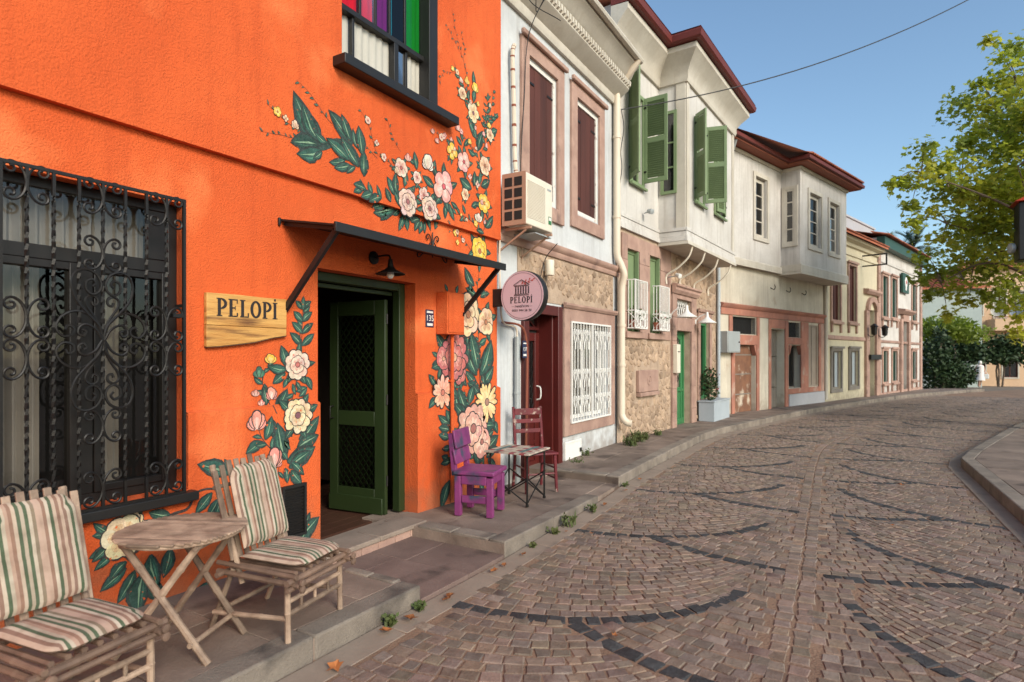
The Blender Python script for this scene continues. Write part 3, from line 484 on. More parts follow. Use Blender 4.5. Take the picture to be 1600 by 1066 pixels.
# ---------------------------------------------------------------- orange guest house
H1=house('orange_house','bright orange stucco guest house with painted flowers and open green door',(-3.92,0),0)
WIN=(1.24,2.31,.80,2.69); DOOR=(3.42,4.65,.0,2.41); UP=(3.63,4.94,4.22,6.2)
mb=MB(); wallgrid(mb,-5,6.17,1.30,3.085,[WIN+(.2,),DOOR+(.14,)]); mb.build('wall','orange',H1,smooth=False)
for a,b in ((-5,DOOR[0]),(DOOR[1],6.20)):
    mb=MB(); wallgrid(mb,a,b,-.3,1.30,[WIN+(.23,)] if a<0 else [],o=.032)
    for c,d in (((a,WIN[0]),(WIN[1],b)) if a<0 else ((a,b),)): mb.add([(.032,c,1.30),(.032,d,1.30),(0,d,1.315),(0,c,1.315)],[(0,1,2,3)])
    e=b if a<0 else a; mb.add([(.032,e,-.3),(-.17,e,-.3),(-.17,e,1.3),(.032,e,1.3)],[(0,1,2,3)])
    if a>0: mb.add([(.032,6.2,-.3),(-.2,6.2,-.3),(-.2,6.2,1.3),(.032,6.2,1.3)],[(0,1,2,3)])
    mb.build('plinth','orange',H1,smooth=False)
mb=MB(); wallgrid(mb,-5,6.17,3.085,7.4,[UP+(.16,)],o=.055); mb.add([(.055,-5,3.085),(.055,6.17,3.085),(-.01,6.17,3.085),(-.01,-5,3.085)],[(0,1,2,3)])
mb.add([(.055,6.17,3.085),(-.2,6.17,3.085),(-.2,6.17,7.4),(.055,6.17,7.4)],[(0,1,2,3)]); mb.add([(0,6.17,1.3),(-.2,6.17,1.3),(-.2,6.17,3.085),(0,6.17,3.085)],[(0,1,2,3)])
mb.build('upper_wall','orange',H1,smooth=False)
shell(H1,-5,6.15,7.38,6,'orange',-.03)
# ground floor window with curtains
W=frame4(MB(),WIN[0],WIN[1],WIN[2],WIN[3],.06,-.17,-.10); W.box((-.165,WIN[0]+.06,2.23),(-.095,WIN[1]-.06,2.31)); W.box((-.166,1.72,WIN[2]+.06),(-.094,1.80,2.23))
for a,b in ((1.30,1.72),(1.80,2.25)): frame4(W,a+.002,b-.002,WIN[2]+.062,2.228,.045,-.16,-.085)
W.box((-.16,2.12,2.312),(-.1,2.249,2.628))
W=W.build('window','darkframe',H1,bevel=.004)
for a,b,c,d in ((1.345,1.675,.905,2.183),(1.845,2.205,.905,2.183),(1.30,2.12,2.31,2.63)): MB().add([(-.12,a,c),(-.12,b,c),(-.12,b,d),(-.12,a,d)],[(0,1,2,3)]).build('pane','glassdark',W,smooth=False)
drape(W,1.28,1.62,.84,2.24,-.34,'curtain',7,.03); drape(W,1.80,2.06,.84,2.24,-.34,'curtain',5,.03); drape(W,1.28,2.2,2.26,2.66,-.30,'curtain',13,.022)
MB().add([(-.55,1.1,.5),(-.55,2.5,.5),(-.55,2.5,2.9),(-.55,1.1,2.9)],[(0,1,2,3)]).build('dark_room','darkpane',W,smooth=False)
MB().box((-.10,1.16,.735),(.11,2.34,.795)).build('window_sill','black',H1,bevel=.006)
# wrought-iron grille
G=bpy.data.objects.new('window_grille',None); C.objects.link(G); G.parent=H1
gs0,gs1,gz0,gz1,go=1.285,2.265,.79,2.70,.075; gc=(gs0+gs1)/2; gzc=1.775
fr=MB(); frame4(fr,gs0,gs1,gz0,gz1,.018,go-.009,go+.009)
for z in (.98,2.0):
    for s_ in (gs0,gs1-.018): fr.box((-.02,s_+.002,z),(go-.01,s_+.016,z+.02))
fr.box((go-.06,2.18,1.93),(go+.012,gs1-.02,1.955)); fr.build('grille_frame','iron',G)
sp=(gs1-gs0)/8
for i in range(1,8):
    s_=gs0+sp*i; mb=MB(); n=60; z0,z1=gz0+.018,gz1-.018; vs=[];h=.0085
    for k in range(n+1):
        z=z0+(z1-z0)*k/n; tw=(k/n)*PI*16 if .08<k/n<.92 else 0
        for q in range(4): a=tw+PI/4+q*PI/2; vs.append((go+h*1.3*math.cos(a),s_+h*1.3*math.sin(a),z))
    mb.add(vs,[(4*k+q,4*k+(q+1)%4,4*k+4+(q+1)%4,4*k+4+q) for k in range(n) for q in range(4)]); mb.build('twisted_bar','iron',G)
def spiral(c,r,a0,turn,n=14): return [(c[0]+r*(1-.72*k/n)*math.cos(a0+turn*k/n),c[1]+r*(1-.72*k/n)*math.sin(a0+turn*k/n)) for k in range(n+1)]
def cscroll(s,z,w_,h_,sg):
    """C scroll whose back touches the bar at s, open to the side sg"""
    rs=h_*.17; top=spiral((s+sg*w_*.62,z+h_/2-rs*1.35),rs,PI/2,sg*-1*-1*-PI*2.2*(1) if sg>0 else PI*2.2)
    half=[]
    A=spiral((s+sg*w_*.60,z+h_/2-rs),rs,PI/2,-sg*PI*2.1)
    arc=[(s+sg*(w_*.60-w_*.58*math.cos(t)),z+h_/2*math.sin(t)) for t in [PI/2-.12-k*(PI-.24)/16 for k in range(17)]]
    B=[(p,2*z-q) for p,q in A]
    return A[::-1]+arc+B
def iron(pts,r=.0075,name='scroll',off=.0): 
    P=[(go+.001+off,p,q) for p,q in pts]; MB().tube(P,r,6).build(name,'iron',G)
bs=[gs0+sp*i for i in range(9)]
for b in (1,4,7):
    for sg in (-1,1):
        iron(cscroll(bs[b],2.60,sp*.95,.20,sg)); iron(cscroll(bs[b],.915,sp*.95,.20,sg))
        if b!=4:
            for dz in (.11,-.11): iron(cscroll(bs[b],gzc+dz,sp*.95,.21,sg))
        else:
            for dz in (.50,-.50): iron(cscroll(bs[b],gzc+dz,sp*.92,.19,sg))
heart=[(-.004,0),(-.02,.076),(-.08,.148),(-.14,.225),(-.162,.305),(-.145,.375),(-.095,.402),(-.04,.382),(-.012,.33),(-.02,.285),(-.055,.262),(-.088,.285),(-.09,.33),(-.06,.348),(-.04,.325),(-.055,.305)]
lily=[(-.006,.0),(-.012,.06),(-.04,.125),(-.078,.185),(-.088,.23),(-.06,.255),(-.03,.24),(-.028,.21),(-.05,.20),(-.058,.22)]
side=[(-.006,.005),(-.03,.09),(-.085,.15),(-.155,.158),(-.215,.12),(-.235,.06),(-.2,.018),(-.155,.03),(-.15,.065),(-.178,.078),(-.19,.055)]
side2=[(-.006,.0),(-.04,.06),(-.09,.088),(-.125,.07),(-.13,.035),(-.105,.022),(-.09,.045),(-.105,.055)]
for cv,o_ in ((heart,.004),(lily,-.004),(side,.0),(side2,.006)):
    for mx in (1,-1):
        for mz in (1,-1):
            iron([(gc+p.x*mx,gzc+p.y*mz) for p in cr([(a,b,0) for a,b in cv],6)],.008,'scroll',o_)
# upper window with coloured lights
W=frame4(MB(),UP[0],UP[1],UP[2],UP[3],.055,-.11,.0)
W.box((-.105,UP[0]+.055,4.69),(-.015,UP[1]-.055,4.74)); W.box((-.106,4.36,UP[2]+.055),(-.014,4.42,4.69))
for s_ in (3.95,4.15,4.34,4.56): W.box((-.10,s_-.015,4.74),(-.05,s_+.015,UP[3]-.055))
W.box((-.10,3.84,UP[2]+.055),(-.04,3.87,4.69)); W.box((-.10,4.55,UP[2]+.055),(-.04,4.58,4.69))
W.box((-.158,4.80,UP[2]+.002),(.058,UP[1]-.002,UP[3]-.002))
W=W.build('window','black',H1,bevel=.004)
for a,b,g in ((3.685,3.935,'gred'),(3.965,4.135,'gred'),(4.165,4.325,'gpurple'),(4.355,4.545,'gteal'),(4.575,4.80,'ggreen')): MB().add([(-.06,a,4.74),(-.06,b,4.74),(-.06,b,6.14),(-.06,a,6.14)],[(0,1,2,3)]).build('coloured_pane',g,W,smooth=False)  # real coloured panes, drawn lower to imitate coloured light on the curtain
for a,b,g in ((3.685,3.84,'glass'),(3.87,4.36,'glass'),(4.42,4.55,'gblue'),(4.58,4.80,'glass')): MB().add([(-.06,a,4.275),(-.06,b,4.275),(-.06,b,4.69),(-.06,a,4.69)],[(0,1,2,3)]).build('pane',g,W,smooth=False)
drape(W,3.70,4.40,4.24,6.15,-.085,'curtainw',8,.008); drape(W,4.57,4.86,4.24,6.15,-.085,'curtainw',4,.008)
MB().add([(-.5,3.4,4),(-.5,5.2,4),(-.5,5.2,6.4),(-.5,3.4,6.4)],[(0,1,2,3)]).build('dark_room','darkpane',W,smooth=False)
MB().box((.02,3.53,4.10),(.20,5.12,4.185)).build('window_sill','black',H1,bevel=.006)
# doorway, room behind, leaf swung inwards
fr=MB(); fr.box((-.22,3.42,.13),(-.12,3.50,2.41)); fr.box((-.22,4.56,.13),(-.13,4.645,2.41)); fr.box((-.22,3.50,2.33),(-.13,4.56,2.408)); fr.box((-.26,3.50,2.285),(-.221,4.56,2.325))
fr.build('door_frame','doorgreen',H1,bevel=.006)
rm=MB(); rm.add([(-.2,2.6,.12),(-3,2.6,.12),(-3,2.6,2.7),(-.2,2.6,2.7)],[(0,1,2,3)]); rm.add([(-.2,5.3,.12),(-3,5.3,.12),(-3,5.3,2.7),(-.2,5.3,2.7)],[(0,1,2,3)]); rm.add([(-3,2.6,.1),(-3,5.3,.1),(-3,5.3,2.7),(-3,2.6,2.7)],[(0,1,2,3)]); rm.add([(-.2,2.6,2.7),(-.2,5.3,2.7),(-3,5.3,2.7),(-3,2.6,2.7)],[(0,1,2,3)])
rm.build('room','interior',H1,smooth=False)
for i in range(12): MB().box((-.2-.14*i,2.6,.06),(-.2-.14*i-.134,5.3,.10+rnd.uniform(0,.002))).build('floor_board','floorwood',H1)
D=bpy.data.objects.new('door',None); C.objects.link(D); D.parent=H1; D.location=(-.20,4.47,0); D.rotation_euler=(0,0,R(6))   # leaf lies along -x (inwards)
lf=MB(); T=.045; Wd=.70; z0,z1=.12,2.24
def rail(a,b,c,d): lf.box((-b,-T,c),(-a,0,d))
rail(0,.13,z0,z1); rail(Wd-.11,Wd,z0,z1); rail(.13,Wd-.11,z0,.36); rail(.13,Wd-.11,.98,1.13); rail(.13,Wd-.11,2.09,z1)
lf.box((-Wd+.01,-T-.025,z0+.0),(-.02,-T-.001,z0+.16)); lf.build('door_leaf','doorgreen',D,bevel=.006)
for c,d in ((.36,.98),(1.13,2.09)):
    la=MB(); n=int((d-c)/.075)
    for k in range(-8,n+1):
        for sg in (1,-1):
            p=(-.13,c+k*.09) if sg>0 else (-Wd+.11,c+k*.09); q=(-Wd+.11,c+k*.09+.58) if sg>0 else (-.13,c+k*.09+.58)
            def clip(p,q):
                (x0,a),(x1,b)=p,q
                if b<=c or a>=d: return None
                if a<c: x0+=(x1-x0)*(c-a)/(b-a); a=c
                if b>d: x1=x0+(x1-x0)*(d-a)/(b-a); b=d
                return (x0,a),(x1,b)
            r=clip(p,q)
            if r and math.dist(*r)>.02: la.bar((r[0][0],-T*.5+sg*.004,r[0][1]),(r[1][0],-T*.5+sg*.004,r[1][1]),.012,.009)
    la.build('lattice','doorgreen',D)
    MB().add([(-.13,-T*.9,c),(-Wd+.11,-T*.9,c),(-Wd+.11,-T*.9,d),(-.13,-T*.9,d)],[(0,1,2,3)]).build('door_pane','glassdim',D,smooth=False)
MB().tube([(-Wd+.05,-T,1.05),(-Wd+.05,-T-.05,1.05),(-Wd+.05,-T-.05,1.17),(-Wd+.05,-T,1.17)],.008).build('door_handle','iron',D)
for z in (.4,1.2,2.0): MB().tube([(.005,-.02,z),(.005,-.02,z+.1)],.011).build('hinge','iron',D)
# threshold and step
MB().box((-.11,3.425,-.1),(.03,4.645,.12)).build('threshold','step',H1,bevel=.008)
for i,(a,b) in enumerate(((3.20,3.82),(3.82,4.44))): MB().box((.034,a+.002,.10),(.32,b-.002,.142)).build('step_slab','step',H1,bevel=.008)
for i in range(6): MB().box((.034,3.21+.205*i,-.1),(.30,3.21+.205*i+.20,.098)).build('step_block','pinkstone',H1,bevel=.006)
# ventilation grille low on the wall
V=frame4(MB(),3.03,3.26,.27,.68,.022,.034,.06).build('vent_grille','black',H1)
sl_=MB(); sl_.box((.034,3.052,.292),(.04,3.238,.658))
for k in range(14): sl_.box((.041,3.053,.30+k*.0255),(.052,3.237,.308+k*.0255))
sl_.build('vent_slats','iron',V)
# painted flowers: flat paint lying on the stucco
_q=random.Random(17)
for ps,wd in STEMS:                         # small blossoms strung along the thin climbing stems
    if not(.004<wd<.011) or ps[0][1]<2.3: continue
    P=cr([(0,a,b) for a,b in ps],7)
    for i in range(5,len(P)-1,6):
        if not(3.40<P[i].y<4.70 and P[i].z<2.5) and P[i].y<6.08: FLOWERS.append((P[i].y+_q.uniform(-.05,.05),P[i].z+_q.uniform(-.03,.03),_q.uniform(.020,.036),_q.choice((4,5,5,6)),_q.choice(('P2','C','Wp','Y','Wp')),_q.choice('ffb')))
def lay_o(z): return .0575 if z>3.085 else (.0345 if z<1.31 else .0025)
PC=dict(Wp=((.74,.55,.43),(.62,.30,.24),(.45,.12,.10)),Wy=((.74,.60,.38),(.66,.42,.22),(.22,.08,.10)),W=((.74,.62,.52),(.6,.45,.36),(.5,.25,.15)),Wd=((.70,.50,.40),(.42,.24,.20),(.30,.10,.10)),P=((.72,.28,.22),(.80,.55,.46),(.45,.08,.08)),P2=((.78,.36,.32),(.82,.58,.50),(.55,.08,.10)),Y=((.84,.48,.05),(.88,.66,.25),(.6,.22,.03)),Yr=((.86,.50,.05),(.88,.64,.2),(.48,.14,.05)),C=((.80,.56,.36),(.55,.30,.18),(.40,.16,.08)),Cr=((.80,.46,.30),(.70,.30,.2),(.5,.15,.1)),R=((.50,.14,.13),(.70,.32,.27),(.62,.35,.22)),Rc=((.66,.34,.25),(.78,.52,.40),(.35,.12,.10)),Yd=((.84,.56,.24),(.86,.66,.36),(.34,.17,.12)),G=((.03,.12,.075),(.1,.25,.15),(.02,.05,.04)))
DK=(.018,.016,.016)
def petal(mb,c,a,r0,r1,w_,o,col,streak):
    ca,sa=math.cos(a),math.sin(a)
    def P(t,s_,dd): return (o+dd,c[0]+ca*t-sa*s_,c[1]+sa*t+ca*s_)
    prof=[(0,.25),(.25,.75),(.5,1),(.75,1.0),(.92,.66),(1,.18)]
    def ring(g,dd):
        L=r1-r0; up=[P(r0+L*t+(g if t>.9 else 0),(w_*q)+g,dd) for t,q in prof]; dn=[P(r0+L*t+(g if t>.9 else 0),-(w_*q)-g,dd) for t,q in prof[::-1]]; return up+dn
    mb.col=DK; mb.poly(ring(r1*.06,0)); mb.col=col; mb.poly(ring(0,.00018))
    L=r1-r0; mb.col=tuple(x*.55+y*.45 for x,y in zip(streak,col))
    mb.poly([P(r0+L*t*.66,w_*q*.62,.00021) for t,q in prof]+[P(r0+L*t*.66,-w_*q*.62,.00021) for t,q in prof[::-1]]); mb.col=tuple(x*.45 for x in streak)
    for f in (-.45,0,.45): mb.poly([P(r0,w_*f*.5-w_*.03,.00024),P(r0+L*(.72-.3*abs(f)),w_*f,.00024),P(r0,w_*f*.5+w_*.03,.00024)])
    mb.col=streak
    mb.poly([P(r0,w_*.22,.0003),P(r0+L*.62,w_*.10,.0003),P(r0+L*.7,0,.0003),P(r0+L*.62,-w_*.10,.0003),P(r0,-w_*.22,.0003)])
for k,(s_,z,r,n,cn,st) in enumerate(FLOWERS):
    c0,c1,c2=PC[cn]; mb=MB(); r*=1.12; o=lay_o(z)+.0042+.0006*(k%5); q=random.Random(k)
    if st=='b':   # bud or tulip seen from the side
        for i in range(n):
            a=PI/2+(i-(n-1)/2)*(.95/max(1,n-1))*1.5; sh=q.uniform(.88,1.12)
            petal(mb,(s_,z-r*.7),a,r*.1,r*1.6*sh*(1-.18*abs(i-(n-1)/2)),r*.42,o+.0004*(n/2-abs(i-(n-1)/2))+.00005*i,tuple(x*q.uniform(.92,1.08) for x in c0),c1)
    else:
        layers=1 if (n<8 or st=='d') else 2
        for ly in range(layers):
            m_=n if ly==0 else max(5,n-3); rr=r if ly==0 else r*.62
            for i in range(m_):
                a=2*PI*i/m_+q.uniform(-.12,.12)+ly*.3; wd=(PI*rr/m_*.92 if st!='d' else PI*rr/m_*.62)
                petal(mb,(s_,z),a,rr*.12,rr*q.uniform(.88,1.08),min(wd,rr*.42),o+.001*ly+.00006*(i if i<m_-1 else i),tuple(x*q.uniform(.9,1.08) for x in c0),c1)
        mb.col=DK; mb.poly([(o+.0022,s_+r*.21*math.cos(t),z+r*.21*math.sin(t)) for t in [2*PI*i/12 for i in range(12)]])
        mb.col=c2; mb.poly([(o+.0024,s_+r*.17*math.cos(t),z+r*.17*math.sin(t)) for t in [2*PI*i/12 for i in range(12)]])
    mb.build('painted_flower','paint',H1,smooth=False,fixn=False)
# small leaves and buds set along the painted stems
_q=random.Random(5)
for (s_,z,r,n,cn,st) in FLOWERS:            # foliage tucked behind each bloom
    if r<.045 or st=='b': continue
    for i in range(5):
        a=2*PI*i/5+_q.uniform(-.4,.4); LEAVES.append((s_+.6*r*math.cos(a),z+.6*r*math.sin(a),s_+1.65*r*math.cos(a),z+1.65*r*math.sin(a),.30))
LEAVES=[q for q in LEAVES if not(q[0]>3.40 and q[0]<4.68 and q[1]<2.45) and not(q[2]>3.40 and q[2]<4.68 and q[3]<2.45) and q[2]<6.14]
for ps,wd in STEMS:
    if wd>.02: continue
    P=cr([(0,a,b) for a,b in ps],7); run=0
    for i in range(2,len(P)-1):
        run+=(P[i]-P[i-1]).length
        if run<(.045 if wd<=.005 else .06): continue
        run=0; t=(P[i+1]-P[i]).normalized(); nn=Vector((0,-t.z,t.y))*_q.choice((-1,1)); l=_q.uniform(.025,.045) if wd<=.005 else _q.uniform(.055,.095); e=P[i]+(nn*.75+t*.65)*l
        LEAVES.append((P[i].y,P[i].z,e.y,e.z,.26 if wd<=.005 else .30))
for k,(a,b,c,d,wr) in enumerate(LEAVES):
    q=random.Random(k+99); o=lay_o((b+d)/2)+.0008+.00028*(k%11); A=Vector((a,b));B=Vector((c,d)); L=(B-A).length
    if L<.01: continue
    t=(B-A)/L; nn=Vector((-t.y,t.x)); L*=1.10; w_=L*wr*q.uniform(.66,.92); bend=nn*L*q.uniform(-.10,.10)
    def lp(u,s2,g=0): return A+t*(L*u)+bend*math.sin(PI*u)+nn*(s2*(w_+g))
    pr=[(0,.15),(.16,.66),(.38,1.05),(.6,.98),(.82,.56),(1,.02)]
    mb=MB(); v3=lambda p,dd:(o+dd,p.x,p.y)
    mb.col=(.012,.026,.022); mb.poly([v3(lp(u,s2),0) for u,s2 in pr]+[v3(lp(u,-s2),0) for u,s2 in pr[::-1]])
    g=q.uniform(.75,1.35); mb.col=(.011*g,.062*g,.044*g); mb.poly([v3(lp(u*.9+.04,s2*.72),.0001) for u,s2 in pr]+[v3(lp(u*.9+.04,-s2*.72),.0001) for u,s2 in pr[::-1]])
    mb.col=(.22,.36,.22); mb.poly([v3(lp(.1,.0),.0002),v3(lp(.35,.16),.0002),v3(lp(.9,.02),.0002),v3(lp(.35,-.06),.0002)])
    mb.col=(.04*g,.15*g,.095*g); mb.poly([v3(lp(.2,.25),.0002),v3(lp(.45,.55),.0002),v3(lp(.75,.3),.0002),v3(lp(.45,.34),.0002)])
    mb.build('painted_leaf','paint',H1,smooth=False,fixn=False)
for k,(ps,wd) in enumerate(STEMS):
    P=cr([(0,a,b) for a,b in ps],7); mb=MB(); n=len(P)
    mb.col=(.035,.022,.018) if wd<.06 else (.014,.05,.038)
    for i in range(n-1):
        t=(P[i+1]-P[i]).normalized(); nn=Vector((0,-t.z,t.y)); wa=wd*(1-.6*i/n)/2; wb=wd*(1-.6*(i+1)/n)/2; o=lay_o((P[i].z+P[i+1].z)/2)+.0003+.00004*(k%9); O=Vector((o,0,0))
        mb.add([P[i]+nn*wa+O,P[i]-nn*wa+O,P[i+1]-nn*wb+O,P[i+1]+nn*wb+O],[(0,1,2,3)])
    mb.build('painted_stem','paint',H1,smooth=False,fixn=False)
# ---- things fixed to the orange house
def w1(o,s,z): return (-3.92+o,s,z)
A_=thing('door_awning','black sloping awning on two struts above the open green door','awning',w1(0,4.18,2.6))
mb=MB(); mb.prism([(.0,-1.13,.125),(.61,-1.13,.02),(.61,-1.13,.034),(.0,-1.13,.14)],[(.0,1.15,.125),(.61,1.15,.02),(.61,1.15,.034),(.0,1.15,.14)]); mb.build('awning_sheet','black',A_)
mb=MB(); mb.box((.612,-1.15,-.025),(.635,1.17,.045)); mb.box((.0,-1.15,.085),(.02,-1.132,.145)); mb.build('front_edge','black',A_,bevel=.003)
for s_ in (-1.09,1.11):
    mb=MB(); mb.bar((.59,s_,.01),(.01,s_,-.56),.03,.045); mb.build('strut','black',A_)
    mb=MB(); mb.bar((.02,s_,.105),(.60,s_,.008),.03,.03); mb.build('rafter','black',A_)
# wrought curls above the awning
for sg in (-1,1):
    pts=[(.02,.72+sg*p,q+.14) for p,q in [(.005,0),(.012,.10),(.04,.17),(.075,.19),(.10,.165),(.085,.135),(.065,.15)]]; MB().tube(cr(pts,5),.006).build('curl','iron',A_)
    pts=[(.02,.72+sg*p,q+.14) for p,q in [(.02,.12),(.12,.02),(.2,-.055),(.235,-.06),(.24,-.03),(.22,-.02)]]; MB().tube(cr(pts,5),.006).build('curl','iron',A_)
MB().tube([(.02,.72,.1),(.02,.72,.36)],.006).build('curl_stem','iron',A_)
Lm=thing('wall_lamp','small black barn lamp on the orange wall under the awning','lamp',w1(0,4.06,2.58))
MB().lathe([(.06,0),(.06,.015),(.03,.025)],n=16,axis=(1,0,0)).build('wall_plate','iron',Lm)
MB().tube(cr([(.02,0,0),(.10,.0,.01),(.19,0,.005),(.21,0,-.03)],5),.009).build('arm','iron',Lm)
MB().lathe([(.018,-.03),(.022,-.06),(.03,-.10),(.022,-.105)],(.21,0,0),12).build('socket','iron',Lm)
MB().lathe([(.03,-.10),(.055,-.125),(.13,-.16),(.132,-.165),(.05,-.13),(.028,-.105)],(.21,0,0),20).build('lamp_shade','black',Lm)
MB().lathe([(.01,-.11),(.03,-.15),(.034,-.175),(.02,-.20),(.003,-.207)],(.21,0,0),12).build('bulb','whitepaint',Lm)
# lettering made of serif strokes (unit height)
def glyph(ch):
    P=[]; bx=lambda a,b,c,d:P.append([(a,b),(c,b),(c,d),(a,d)])
    def ring(cx,cy,rx,ry,t,a0,a1,n=14):
        for i in range(n):
            u,v=a0+(a1-a0)*i/n,a0+(a1-a0)*(i+1)/n; tu=t*(.55+.45*abs(math.cos(u))); tv=t*(.55+.45*abs(math.cos(v)))
            P.append([(cx+rx*math.cos(u),cy+ry*math.sin(u)),(cx+rx*math.cos(v),cy+ry*math.sin(v)),(cx+(rx-tv)*math.cos(v),cy+(ry-tv)*math.sin(v)),(cx+(rx-tu)*math.cos(u),cy+(ry-tu)*math.sin(u))])
    if ch in 'PELI':
        bx(.07,.06,.27,.94); bx(0,0,.36,.06); bx(0,.94,.36,1)
    if ch=='P': ring(.32,.70,.36,.30,.19,-PI/2,PI/2); bx(.25,.925,.32,1); bx(.25,.40,.32,.475); w_=.66
    if ch=='E': bx(.25,.93,.62,1); bx(.36,0,.62,.07); bx(.25,.46,.48,.54); bx(.56,.76,.62,.93); bx(.56,.07,.64,.24); bx(.44,.38,.48,.46);bx(.44,.54,.48,.62); w_=.68
    if ch=='L': bx(.36,0,.60,.07); bx(.53,.07,.61,.26); w_=.64
    if ch=='O': ring(.36,.5,.39,.51,.20,0,2*PI,28); w_=.74
    if ch=='I': bx(.11,1.08,.24,1.22); w_=.38
    return P,w_
def word(txt,h,sx,gap,depth):
    out=MB(); x=0; items=[]
    for c in txt: P,w_=glyph(c); items.append((x,P)); x+=w_*sx*h+gap*h
    for x0,P in items:
        for i,q in enumerate(P):
            a=[(x0+p[0]*sx*h-x/2,p[1]*h,0) for p in q]; out.prism(a,[(p[0],p[1],depth+.00002*(i%5)) for p in a])
    return out
BOLD=1.3
S=thing('wooden_sign','yellow wooden plank sign with dark letters on the orange wall','sign',w1(.004,2.76,1.93)); S.rotation_euler=(0,0,0)
top=[(-.325,.185),(.325,.188)]
def plank(name,pts,o0,o1,m='signwood'): 
    return MB().prism([(o0,p,q) for p,q in pts],[(o1,p,q) for p,q in pts]).build(name,m,S,bevel=.004)
plank('plank',[(-.325,-.035),(.325,-.035),(.325,.19),(.12,.187),(-.1,.19),(-.325,.186)],.0,.034)
pl=[(-.325,-.037)]+[(-.325,-.185)]+[(-.25,-.182),(-.1,-.165),(.05,-.145),(.2,-.11),(.3,-.095),(.325,-.09)]+[(.325,-.037)]
plank('plank',pl,.0,.032)
plank('bark_edge',[(-.325,-.19),(-.25,-.188),(-.1,-.172),(.05,-.152),(.2,-.116),(.3,-.101),(.326,-.096),(.326,-.09),(.3,-.095),(.2,-.11),(.05,-.145),(-.1,-.165),(-.25,-.182),(-.325,-.185)],.001,.0335,'bark')
o=word('PELOPI',.125,.92,.10,.002).build('lettering','ink',S,smooth=False); o.location=(.0345,0,.03); o.rotation_euler=(PI/2,0,PI/2)
# round hanging sign
S=thing('round_sign','round pink hanging sign with a temple drawing, beside the orange house corner','sign',(-3.5,6.05,2.386))
mb=MB(); mb.lathe([(.285,-.0),(.292,.012),(.292,.10),(.285,.112)],n=48,axis=(0,1,0)); mb.build('sign_drum','black',S)
MB().lathe([(.283,-.004),(.283,-.0005)],n=48,axis=(0,1,0)).build('sign_face','signpink',S)
mb=MB(); mb.box((-.42,.02,-.11),(-.285,.09,.10)); mb.build('bracket','black',S,bevel=.004)
rg=MB()
for i in range(48):
    a,b=2*PI*i/48,2*PI*(i+1)/48; rg.add([(.262*math.cos(a),-.0055,.262*math.sin(a)),(.262*math.cos(b),-.0055,.262*math.sin(b)),(.266*math.cos(b),-.0055,.266*math.sin(b)),(.266*math.cos(a),-.0055,.266*math.sin(a))],[(0,1,2,3)])
rg.build('ring','ink',S,smooth=False)
tp=MB(); B2=lambda a,b,c,d:tp.box((a,-.0062,b),(c,-.0045,d))
B2(-.105,.0,.095,.008); B2(-.098,.014,.088,.020)
for i in range(6): B2(-.088+i*.034,.022,-.080+i*.034,.105); B2(-.080+i*.034+.004,.022,-.080+i*.034+.008,.105)
B2(-.102,.108,.092,.114); B2(-.108,.118,.098,.123)
tp.bar((-.112,-.0054,.126),(-.005,-.0054,.185),.002,.006,(0,0,1)); tp.bar((.102,-.0054,.126),(-.005,-.0054,.185),.002,.006,(0,0,1)); tp.bar((-.085,-.0054,.13),(-.005,-.0054,.172),.002,.003); tp.bar((.08,-.0054,.13),(-.005,-.0054,.172),.002,.003)
tp.build('temple_drawing','ink',S,smooth=False)
ol=MB(); ol.bar((-.01,-.007,.13),(.15,-.007,.18),.0015,.003)
for i,(x,z,a) in enumerate([(.0,.135,1.0),(.03,.143,-.5),(.05,.155,1.2),(.08,.157,-.3),(.1,.17,1.2),(.12,.168,.0),(.145,.178,.4)]):
    c,s_=math.cos(a),math.sin(a); L=.038; ol.poly([(x,-.0075,z),(x+c*L*.5-s_*.009,-.0075,z+s_*L*.5+c*.009),(x+c*L,-.0075,z+s_*L),(x+c*L*.5+s_*.009,-.0075,z+s_*L*.5-c*.009)])
ol.build('olive_branch','redink',S,smooth=False)
o=word('PELOPI',.075,.88,.14,.0012).build('lettering','ink',S,smooth=False); o.location=(-.002,-.0045,-.085); o.rotation_euler=(PI/2,0,0)
text('PANSİYON',.034,'ink',S,(0,-.0055,-.125),(PI/2,0,0),'small_lettering',.0008,sx=1.1)
mb=MB(); mb.box((-.14,-.0062,-.126),(-.105,-.005,-.124)); mb.box((.105,-.0062,-.126),(.14,-.005,-.124)); mb.build('dashes','ink',S)
text('0501 944 56 20',.038,'ink',S,(0,-.0055,-.172),(PI/2,0,0),'phone_number',.0008,sx=1.08)
# meter box with its pipe
B=thing('meter_box','orange metal meter box with pipe on the wall right of the door','meter box',w1(0,5.12,1.91))
MB().box((.002,-.14,0),(.15,.16,.44)).build('box_body','orange',B,bevel=.006); MB().box((.151,-.125,.02),(.158,.145,.42)).build('box_door','orange',B,bevel=.003)
MB().box((.158,.12,.2),(.17,.135,.24)).build('latch','iron',B); MB().tube([(.07,.05,0),(.07,.05,-1.775)],.02,8).build('pipe','orange',B)
for z in (-.5,-1.3): MB().box((.002,.02,z),(.08,.08,z+.02)).build('pipe_clip','orange',B)
N_=thing('house_number_plate','small dark blue house number plate 135 beside the orange meter box','number plate',w1(.003,4.87,2.07))
MB().box((0,-.065,-.09),(.006,.065,.09)).build('plate','navy',N_,bevel=.004); text('135',.085,'whitepaint',N_,(.0065,0,0),(PI/2,0,PI/2),'number',.0006)
MB().box((.0062,-.05,.055),(.0072,.05,.075)).build('street_line','whitepaint',N_); MB().box((.0062,-.045,-.075),(.0072,.045,-.05)).build('town_line','whitepaint',N_)
